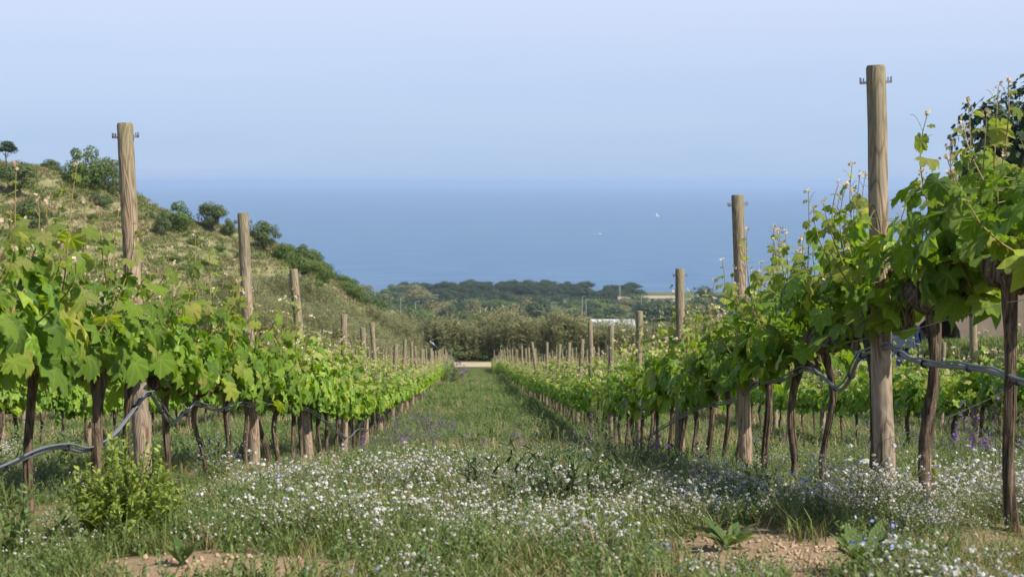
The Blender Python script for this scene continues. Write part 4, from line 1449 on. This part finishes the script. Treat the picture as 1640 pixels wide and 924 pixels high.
# reed thicket
def reed(seed, n, h):
    r = np.random.default_rng(seed); mb = MB()
    for k in range(n):
        b = np.array([r.normal(0, .5), r.normal(0, .4), -.1]); H = h * r.uniform(.6, 1.1); L = np.array([r.normal(.16, .14), r.normal(0, .12), 1.0])
        tip = b + L * H; mid = b + L * H * .5 - np.array([.05 * H, 0, 0])
        mb.tube([b, mid, tip], [.018, .014, .006], 3, 1, False, caps=False)
        m = 24; t = r.uniform(.03, 1, m)
        pos = b[None] * ((1 - t) ** 2)[:, None] + 2 * mid[None] * (t * (1 - t))[:, None] + tip[None] * (t ** 2)[:, None]
        d = rand_dirs(m, r); d[:, 2] = r.uniform(.1, .9, m); d[:, 0] += .25
        mb.batch(np.array([[0, 0, 0], [-.05, .4, .05], [.05, .4, .05], [0, 1, -.3]]), np.array([[0, 2, 1], [1, 2, 3]]), pos, frames(d, np.array([0, 0, 1.0]) + rand_dirs(m, r) * .5), r.uniform(.45, .85, m), 0)
    return mb.mesh('reeds', [M['reedleaf'], M['reedstem']])


P_REED = [reed(700 + i, 9, 4.4) for i in range(4)]
n = 4200
rx_ = rh.uniform(-22, 62, n); ry_ = 146 + 20 * rh.random(n) ** 1.4 + np.abs(rh.normal(0, .6, n))
k1 = hill_amount(rx_, ry_) < 4.5; rx_, ry_ = rx_[k1], ry_[k1]
sc = .9 + .12 * vnoise(rx_, ry_, .13, 61) + .14 * vnoise(rx_, ry_, .4, 62) + .1 * sstep(20, 40, rx_)
rx2 = rh.uniform(-26, -9, 1200); ry2 = 110 + 26 * rh.random(1200) + .5 * (rx2 + 18)
sc2 = .55 + .12 * vnoise(rx2, ry2, .2, 63)
sc2 = np.maximum(sc2, .25)
sc = sc * (1 - .14 * np.clip(hill_amount(rx_, ry_), 0, 4.5))
o = cover('reeds', 'dense olive-brown reed thicket beyond the foot of the vineyard', 'reeds', [(P_REED, rx_, ry_, np.maximum(sc, .35)), (P_REED, rx2, ry2, sc2)])

# coastal pine wood
def whereabouts(px):
    for lim, ph in ((640, 'left of the left lamp pair'), (680, 'by the left lamp pair'), (720, 'between left lamps and small houses'), (770, 'above the small white house'), (820, 'straight above the aisle end'), (870, 'left of the single lamp post'),
                    (910, 'at the single lamp post'), (950, 'at the twin lamp posts'), (1010, 'above the pale shed roof'), (1060, 'near the villas'), (1110, 'beside the third right post')):
        if px < lim: return ph
    return 'behind the second right post'


rw = np.random.default_rng(99)
sky_px = sorted(rw.uniform(632, 1022, 34))
for i in range(170):
    row = 0 if i < 34 else 1 + i % 4
    px = sky_px[i] if row == 0 else rw.uniform(640, 1022)
    Y = (955, 930, 905, 870, 830)[row] + rw.uniform(-14, 14)
    if px > 930 and row == 4: Y = 880
    if px < 700 and row > 2: continue
    p = np.array([(px - 820) / FPX * Y, Y, 0]); p[2] = float(ground(p[0], p[1]))
    lab = 'dark umbrella pine, %s crown from the left along the skyline of the coastal wood' % ordinal(i) if row == 0 else '%s pine inside the coastal wood, %s' % ('dark' if row > 2 else 'half hidden dark', whereabouts(px))
    tree('umbrella_pine', 'umbrella' if rw.random() < .45 else 'dark', px, 0, rw.uniform(18, 30), rw.uniform(14, 20) * (1.0 if px < 960 else .8), lab, 'pine tree', 'pines of the coastal wood', p=p)
for i in range(210):
    px = rw.uniform(560, 1180); Y = rw.uniform(430, 800) if px > 720 or i % 2 else rw.uniform(700, 930)
    if abs(px - 984) < 45 and Y < 520: continue
    kind = str(rw.choice(['dark', 'bush', 'lush', 'pale'], p=[.42, .28, .15, .15]))
    p = np.array([(px - 820) / FPX * Y, Y, 0]); p[2] = float(ground(p[0], p[1]))
    lab = '%s in the %s scrub, %s' % ({'dark': 'dark evergreen', 'bush': 'olive-green tree', 'lush': 'fresh green tree', 'pale': 'pale yellowish bush'}[kind], 'nearer' if Y < 600 else 'farther', whereabouts(px))
    tree('scrub_tree', kind, px, 0, rw.uniform(26, 46), rw.uniform(14, 24), lab, 'tree', 'mixed scrub below the coastal wood', p=p)
for i, (kind, px, Y, w, h, lab) in enumerate((('pale', 700, 640, 60, 30, 'olive-yellow tree in front of the coastal wood near the left lamp posts'), ('lush', 668, 560, 64, 34, 'rounded grey-green tree behind the reeds by the left lamp posts'),
        ('pale', 815, 560, 56, 36, 'pale yellowish tree rising above the reeds mid picture'), ('pale', 762, 610, 34, 34, 'pale slim tree left of the yellowish tree above the reeds'), ('dark', 730, 640, 46, 28, 'dark bush group beside the small white house'),
        ('dark', 860, 560, 70, 36, 'dark green tree right of the pale yellowish tree'), ('pale', 925, 470, 80, 30, 'pale dry-topped bush above the reeds below the twin lamp posts'), ('bush', 600, 640, 80, 34, 'olive bush belt behind the reeds left of the wood'),
        ('pale', 570, 520, 80, 34, 'pale green bush belt at the foot of the hill'), ('bush', 640, 700, 50, 26, 'olive trees at the left edge of the wood'), ('dark', 990, 520, 66, 36, 'dark tree clump behind the pale shed roof'), ('lush', 955, 700, 70, 30, 'light green trees right of the twin lamp posts'),
        ('dark', 1075, 430, 90, 52, 'big dark green tree beside the third right post'), ('dark', 1045, 560, 60, 34, 'dark tree behind the fourth right post'), ('dark', 1130, 800, 60, 34, 'bluish dark tree before the sea right of the third right post'), ('dark', 1170, 600, 90, 40, 'dark tree line behind the second right post'),
        ('bush', 1250, 500, 120, 50, 'trees hidden behind the right-hand vines'), ('lush', 760, 720, 60, 26, 'green tree in the clearing of the coastal wood'), ('bush', 1015, 800, 60, 22, 'low olive trees before the villas'), ('bush', 900, 640, 90, 30, 'green tree below the single lamp post'))):
    p = np.array([(px - 820) / FPX * Y, Y, 0]); p[2] = float(ground(p[0], p[1]))
    tree('tree', kind, px, 0, w, h, lab, 'tree', p=p)
# pine behind the right row
p = np.array([(1655 - 820) / FPX * 62, 62, 0]); p[2] = float(ground(p[0], p[1]))
big = tree('umbrella_pine', 'umbrella', 1655, 0, 225, 405, 'large dark pine behind the vines at the right edge', 'pine tree', p=p)
big.children[1].data = crown_mesh(690, 40, 16000, .017, M['pine'], 'umbrella', .15)
p = np.array([(1585 - 820) / FPX * 70, 70, 0]); p[2] = float(ground(p[0], p[1]))
tree('tree', 'dark', 1585, 0, 200, 330, 'dark rounded tree below the large pine at the right edge', 'tree', p=p)

# ------------------------------------------------------------------ lamp posts, mast
M['concrete'] = simple('pale_grey_pole', (0.42, 0.42, 0.42), .6, .3, vary=.15)
def gp(px, Y):
    x = (px - 820) / FPX * Y
    return (x, Y, float(ground(x, Y)))


for i, (px, Y, ptop, lab) in enumerate(((641, 560, 477, 'pale lamp post left of the wood, taller of the left pair'), (665, 560, 483, 'pale lamp post left of the wood, shorter of the left pair'), (884, 600, 484, 'single white lamp post below the coastal wood'),
        (933, 560, 475, 'taller lamp post of the twin pair right of the wood'), (939, 600, 480, 'shorter lamp post of the twin pair right of the wood'), (979, 640, 488, 'lamp post with side arm between the twin posts and the mast'), (566, 800, 449, 'thin pale pole at the shore beyond the hill tip'), (600, 800, 456, 'short pale pole at the shore right of the hill tip'),
        (1028, 640, 472, 'slender tall pole right of the lattice mast'), (1077, 760, 475, 'slender pole near the villas by the third right post'))):
    b = gp(px, Y); H = at(px, ptop, Y)[2] - b[2]
    root = empty('lamp_post', b); tag(root, lab, 'lamp post', 'lamp posts on the coastal plain')
    MB().tube([(0, 0, -.2), (0, 0, H * .5), (0, 0, H)], [.13, .11, .08], 8).build('pole', M['concrete'], root)
    mb = MB(); mb.tube([(0, 0, H - .1), (.5, 0, H + .12), (1.2, 0, H + .15)], [.07, .06, .05], 6); mb.build('arm', M['concrete'], root)
    MB().box((1.3, 0, H + .12), (.6, .28, .14)).build('lamp_head', M['concrete'], root)
b = gp(993, 780); H = at(993, 454, 780)[2] - b[2]
root = empty('lattice_mast', b); tag(root, 'tall thin lattice mast rising above the right end of the wood', 'mast')
legs = [np.array([math.cos(a), math.sin(a), 0]) for a in (0, 2.09, 4.19)]
for l in legs:
    MB().tube([l * .9 + (0, 0, -.2), l * .3 + (0, 0, H)], [.1, .07], 5).build('leg', M['concrete'], root)
br = MB()
for j in range(12):
    z0, z1 = H * j / 12, H * (j + 1) / 12
    for q in range(3):
        f0, f1 = .9 - .6 * j / 12, .9 - .6 * (j + 1) / 12
        br.tube([legs[q] * f0 + (0, 0, z0), legs[(q + 1) % 3] * f1 + (0, 0, z1)], .04, 4, caps=False)
br.build('bracing', M['concrete'], root)
MB().tube([(0, 0, H - .5), (0, 0, H + 2.5)], .05, 5).build('antenna', M['concrete'], root)

# ------------------------------------------------------------------ buildings
M['render_white'] = simple('white_render', (0.75, 0.73, 0.69), .85, .2, vary=.12, vscale=.8)
M['rooftile'] = simple('terracotta_roof', (0.36, 0.26, 0.19), .85, .2, vary=.3, vscale=2)
M['glass'] = simple('dark_glass', (0.03, 0.04, 0.05), .1, .5)
M['shedroof'] = simple('pale_sheet_roof', (0.56, 0.58, 0.60), .5, .4, vary=.15, vscale=.4)


def house(px, Y, w, h, d, lab, wall='render_white', roof='rooftile', flat=False, ptop=None):
    b = gp(px, Y)
    if ptop is not None:
        h = max(h, at(px, ptop, Y)[2] - b[2] - (0 if flat else .9))
    root = empty('house', b); tag(root, lab, 'house', 'houses on the coastal plain')
    MB().box((0, 0, h / 2 - .5), (w, d, h + 1)).build('wall', M[wall], root)
    if flat:
        MB().box((0, 0, h + .12), (w + .4, d + .4, .24)).build('roof', M[wall], root)
    else:
        V = np.array([[-w / 2 - .3, -d / 2 - .3, h + .003], [w / 2 + .3, -d / 2 - .3, h + .003], [w / 2 + .3, d / 2 + .3, h + .003], [-w / 2 - .3, d / 2 + .3, h + .003], [-w / 2 - .3, 0, h + 1.3], [w / 2 + .3, 0, h + 1.3]])
        MB().add(V, [[0, 1, 5], [0, 5, 4], [2, 3, 4], [2, 4, 5], [0, 4, 3], [1, 2, 5], [0, 3, 2], [0, 2, 1]]).build('roof', M[roof], root)
    for j in range(max(2, int(w / 3))):
        xx = -w / 2 + (j + .5) * w / max(2, int(w / 3))
        MB().box((xx, -d / 2 - .01, h * .55), (1.0, .06, 1.2)).build('window', M['glass'], root)


house(725, 965, 8, 3, 7, 'white flat-roofed house on the crest of the coastal wood', flat=True, ptop=455)
house(1003, 830, 9, 3.5, 8, 'white house at the right end of the wood', ptop=483)
house(1031, 850, 12, 3, 8, 'long low tan house right of the lattice mast', ptop=487)
house(1062, 850, 14, 3, 8, 'low white house beside the third right post', ptop=489)
house(725, 640, 3.4, 2.0, 4, 'small white house in the trees below the wood', ptop=494)
house(692, 650, 3.6, 2.0, 4, 'low pale house left of the small white house', ptop=494)
house(874, 860, 6, 3, 6, 'white house front half hidden in the pine wood', flat=True, ptop=482)
# long shed with pale sheet roof
b = gp(984, 300)
root = empty('shed', b); tag(root, 'long shed with pale sheet-metal roof beyond the reeds', 'shed')
W, D = 9.4, 8.0
zt = at(984, 514, 300)[2] - b[2]
MB().box((0, 0, (zt - 2.2) / 2), (W - .3, D - .4, zt - 2.2)).build('wall', M['render_white'], root)
for j in range(6):
    x0 = -W / 2 + j * W / 6; x1 = x0 + W / 6 - .03
    V = np.array([[x0, -D / 2, zt - 2.1], [x1, -D / 2, zt - 2.1], [x1, D / 2, zt], [x0, D / 2, zt], [x0, -D / 2, zt - 2.18], [x1, -D / 2, zt - 2.18], [x1, D / 2, zt - .08], [x0, D / 2, zt - .08]])
    MB().quads(V, [[0, 1, 2, 3], [7, 6, 5, 4], [0, 4, 5, 1], [1, 5, 6, 2], [2, 6, 7, 3], [3, 7, 4, 0]]).build('roof_sheet', M['shedroof'], root)

# ------------------------------------------------------------------ farm wall with arch, parked car
M['oldwall'] = simple('old_beige_render', (0.25, 0.195, 0.145), .95, .1, vary=.4, vscale=1.6, bumps=.5)
M['darkwood'] = simple('dark_brown_door', (0.055, 0.033, 0.022), .8, .2, vary=.4)
by = 41.0
x0, x1 = (1462 - 820) / FPX * by, (1462 - 820) / FPX * by + 11
zb = float(ground(x0 + 3, by)) - .6
zt = at(1600, 436, by)[2]
Hh = zt - zb
root = empty('farm_building', (x0, by, zb)); tag(root, 'old beige rendered farm building with dark arched doorway behind the right vines', 'building')
ax0, ax1 = .12, 1.45; az = at(1470, 505, by)[2] - zb
wl_ = x1 - x0
mb = MB()
mb.box((ax0 / 2, 2, Hh / 2), (ax0, 4, Hh))
mb.box(((ax1 + wl_) / 2, 2, Hh / 2), (wl_ - ax1, 4, Hh))
# arch head
na = 10; cxm = (ax0 + ax1) / 2; ra = (ax1 - ax0) / 2; zs = az - ra
pts = [(cxm - ra * math.cos(t), zs + ra * math.sin(t)) for t in np.linspace(0, math.pi, na)]
for (xa, za), (xb, zb2) in zip(pts[:-1], pts[1:]):
    V = [[xa, 0, za], [xb, 0, zb2], [xb, 0, Hh], [xa, 0, Hh], [xa, 4, za], [xb, 4, zb2], [xb, 4, Hh], [xa, 4, Hh]]
    mb.quads(V, [[0, 1, 2, 3], [7, 6, 5, 4], [0, 4, 5, 1], [3, 2, 6, 7]])
mb.build('wall', M['oldwall'], root)
MB().box((cxm, .9, az / 2), (ax1 - ax0 + .1, .1, az)).build('door', M['darkwood'], root)
rb = MB()
V, Q = [], []
MB().box((wl_ / 2, 2, Hh + .06), (wl_ + .3, 4.3, .12)).build('roof', M['rooftile'], root)

M['carpaint'] = simple('dark_blue_car_paint', (0.006, 0.012, 0.045), .35, .3)
M['tyre'] = simple('tyre_rubber', (0.02, 0.02, 0.02), .85, .2)
M['rim'] = simple('alloy_rim', (0.45, 0.45, 0.46), .35, .5, .7)
M['lampglass'] = simple('headlight_glass', (0.6, 0.62, 0.65), .15, .5)
cx_, cy_ = (1432 - 820) / FPX * 38.5, 38.5
car = empty('parked_car', (cx_, cy_, float(ground(cx_, cy_))), R(-18)); tag(car, 'dark blue car parked beside the beige farm building', 'car')


def loft(prof, half, tuck):
    """body from a side outline (y, z) with rounded sides"""
    mb = MB(); n = len(prof)
    P = np.array(prof)
    c = P.mean(0)
    rings = [(-half, .90), (-half * .93, 1.0), (half * .93, 1.0), (half, .90)]
    V = []
    for xx, f in rings:
        q = c + (P - c) * np.array([.985 if f < 1 else 1, f])
        t = np.where(q[:, 1] > 1.0, tuck, 1.0)
        V.append(np.stack([xx * t, q[:, 0], q[:, 1]], 1))
    V = np.concatenate(V); Q = []
    for a in range(3):
        for i in range(n):
            j = (i + 1) % n
            Q.append([a * n + i, a * n + j, (a + 1) * n + j, (a + 1) * n + i])
    mb.quads(V, Q)
    for a, fl in ((0, False), (3, True)):
        cc = V[a * n:(a + 1) * n].mean(0); V2 = np.concatenate([V[a * n:(a + 1) * n], cc[None]])
        F = [[i, (i + 1) % n, n] if fl else [(i + 1) % n, i, n] for i in range(n)]
        mb.add(V2, F)
    return mb


loft([(-2.05, .28), (-2.1, .62), (-1.95, .80), (-1.1, .93), (-.35, 1.40), (.9, 1.46), (1.75, 1.30), (2.0, .95), (2.05, .40), (1.9, .25)], .86, .80).build('body', M['carpaint'], car)
for nm, q in (('windscreen', [[-.62, -1.02, .98], [.62, -1.02, .98], [.56, -.42, 1.36], [-.56, -.42, 1.36]]), ('rear_window', [[.56, 1.76, 1.28], [-.56, 1.76, 1.28], [-.62, 1.98, .98], [.62, 1.98, .98]])):
    V = np.array(q) + (np.array([0, -.05, .05]) if nm == 'windscreen' else np.array([0, .05, .03]))
    MB().quads(V, [[0, 1, 2, 3]]).build(nm, M['glass'], car)
for s in (-1, 1):
    V = np.array([[s * .80, -.75, 1.0], [s * .80, 1.5, 1.0], [s * .705, 1.4, 1.30], [s * .705, -.2, 1.36]]) + np.array([s * .03, 0, 0])
    MB().quads(V, [[0, 1, 2, 3]]).build('side_window', M['glass'], car)
    MB().box((s * .60, -2.04, .68), (.34, .12, .14)).build('headlight', M['lampglass'], car)
    for yy in (-1.3, 1.3):
        w = MB().tube([(s * .66, yy, .31), (s * .70, yy, .31), (s * .86, yy, .31), (s * .88, yy, .31)], [.28, .31, .31, .28], 18).build('wheel', M['tyre'], car)
        MB().tube([(s * .875, yy, .31), (s * .89, yy, .31)], [.19, .18], 14, 0, False).build('rim', M['rim'], w)

# ------------------------------------------------------------------ boats
M['sail'] = simple('white_sail', (0.82, 0.82, 0.80), .8, .2)
M['hull'] = simple('white_hull', (0.78, 0.78, 0.77), .3, .5)
p = at(1053, 347, 76 * FPX / 55)
boat = empty('sailboat', (p[0], p[1], SEA_Z)); tag(boat, 'white sailboat far out on the blue sea', 'sailboat')


def hull(L, W, H):
    st = np.linspace(0, 1, 9)
    w = W / 2 * np.sin(np.pi * np.clip(st * .62 + .38, 0, 1)) ** .7
    V = []
    for t, ww in zip(st, w):
        x = L * (t - .5)
        V += [[x, -ww, H], [x, -ww * .6, 0], [x, 0, -.4], [x, ww * .6, 0], [x, ww, H]]
    Q = []
    for i in range(8):
        for j in range(4):
            Q.append([i * 5 + j, (i + 1) * 5 + j, (i + 1) * 5 + j + 1, i * 5 + j + 1])
        Q.append([i * 5 + 4, (i + 1) * 5 + 4, (i + 1) * 5, i * 5])
    mb = MB().quads(np.array(V), Q)
    mb.add(np.array(V[:5]), [[0, 1, 2], [0, 2, 3], [0, 3, 4]])
    return mb


hull(8.5, 2.8, 1.0).build('hull', M['hull'], boat)
MB().box((-.5, 0, 1.3), (3.0, 1.7, .6)).build('cabin', M['hull'], boat)
MB().tube([(.6, 0, .9), (.6, 0, 14.2)], [.12, .08], 6).build('mast', M['concrete'], boat)
MB().tube([(.5, 0, 2.2), (-3.4, .5, 2.2)], .07, 6).build('boom', M['concrete'], boat)
def sail_mesh(pts, belly):
    A, B, C = [np.array(q, float) for q in pts]; n = 8; V = []; F = []; idx = {}
    for i in range(n + 1):
        for j in range(n + 1 - i):
            u, v = i / n, j / n; w = 1 - u - v
            idx[i, j] = len(V); V.append(A * w + B * u + C * v + np.array([0, belly * 27 * u * v * w, 0]))
    for i in range(n):
        for j in range(n - i):
            F.append([idx[i, j], idx[i + 1, j], idx[i, j + 1]])
            if i + j < n - 1: F.append([idx[i + 1, j], idx[i + 1, j + 1], idx[i, j + 1]])
    V = np.array(V); F = np.array(F); m = len(V)
    return MB().add(np.concatenate([V, V + (0, .03, 0)]), np.concatenate([F, F[:, ::-1] + m]), 0, True)


sail_mesh([(.45, 0, 2.4), (-3.4, .5, 2.4), (.5, 0, 14.0)], .5).build('mainsail', M['sail'], boat)
sail_mesh([(4.1, 0, 1.4), (.2, .9, 1.8), (.7, 0, 12.4)], .6).build('jib', M['sail'], boat)

p = at(960, 375, 76 * FPX / 83)
boat = empty('motorboat', (p[0], p[1], SEA_Z)); tag(boat, 'tiny white motorboat trailing a wake on the sea', 'motorboat')
hull(6.5, 2.2, .9).build('hull', M['hull'], boat)
MB().box((-.3, 0, 1.3), (2.0, 1.5, .9)).build('cabin', M['hull'], boat)
wk = MB()
for s in (-1, 1):
    xs_ = np.linspace(-3, -14, 12)
    V = np.concatenate([np.stack([xs_, s * (.4 + .16 * (-3 - xs_)) , np.full(12, .12)], 1), np.stack([xs_, s * (1.3 + .24 * (-3 - xs_)), np.full(12, .05)], 1)])
    wk.quads(V, [[i, i + 1, 13 + i, 12 + i] for i in range(11)])
wk.build('wake', M['sail'], boat)

# ------------------------------------------------------------------ bird on a post
M['bird'] = simple('grey_feathers', (0.30, 0.31, 0.34), .7, .2, vary=.3, vscale=20)
M['birdw'] = simple('white_feathers', (0.45, 0.46, 0.5), .7, .2)
bp = min((q for q in post_spots if q[0] == -1), key=lambda q: abs(820 + FPX * q[3] / q[4] - 693))
bx, byy = bp[3], bp[4]
bz = float(ground(bx, byy)) + 1.99
bird = empty('bird', (bx, byy, bz), R(200)); tag(bird, 'grey and white bird perched on a distant post left of the aisle', 'bird')
t = np.linspace(0, 1, 9)
MB().tube(np.stack([-.10 + .22 * t, 0 * t, .10 + .20 * t - .02 * np.sin(3 * t)], 1), [.012, .045, .062, .066, .060, .045, .036, .038, .016], 10).build('body', M['bird'], bird)
MB().tube([(.11, 0, .305), (.165, 0, .30)], [.012, .002], 5).build('beak', M['tie'], bird)
MB().quads(np.array([[-.06, -.025, .13], [-.06, .025, .13], [-.24, .03, .0], [-.24, -.03, .0], [-.06, -.025, .12], [-.06, .025, .12], [-.24, .03, -.01], [-.24, -.03, -.01]]), [[0, 1, 2, 3], [7, 6, 5, 4], [0, 3, 7, 4], [1, 5, 6, 2]]).build('tail', M['bird'], bird)
for s in (-1, 1):
    MB().tube([(.06, s * .045, .25), (-.02, s * .066, .18), (-.15, s * .03, .06)], [.012, .03, .006], 6).build('wing', M['birdw'], bird)
    MB().tube([(0, s * .02, .15), (0, s * .02, -.02)], .005, 4).build('leg', M['tie'], bird)

# ------------------------------------------------------------------ sea haze
hz = MB().box((0, 15150, -41.5), (33500, 30700, 117))
hm_, hnt, hout = nodes('sea_haze')
pv = hnt.nodes.new('ShaderNodeVolumePrincipled')
pv.inputs['Color'].default_value = (0.51, 0.64, 0.83, 1)
pv.inputs['Density'].default_value = 0.00013
pv.inputs['Anisotropy'].default_value = 0.1
hnt.links.new(pv.outputs[0], hout.inputs['Volume'])
tag(hz.build('haze', hm_), 'thin blue sea haze veiling the coast and the horizon', 'haze', kind='stuff')
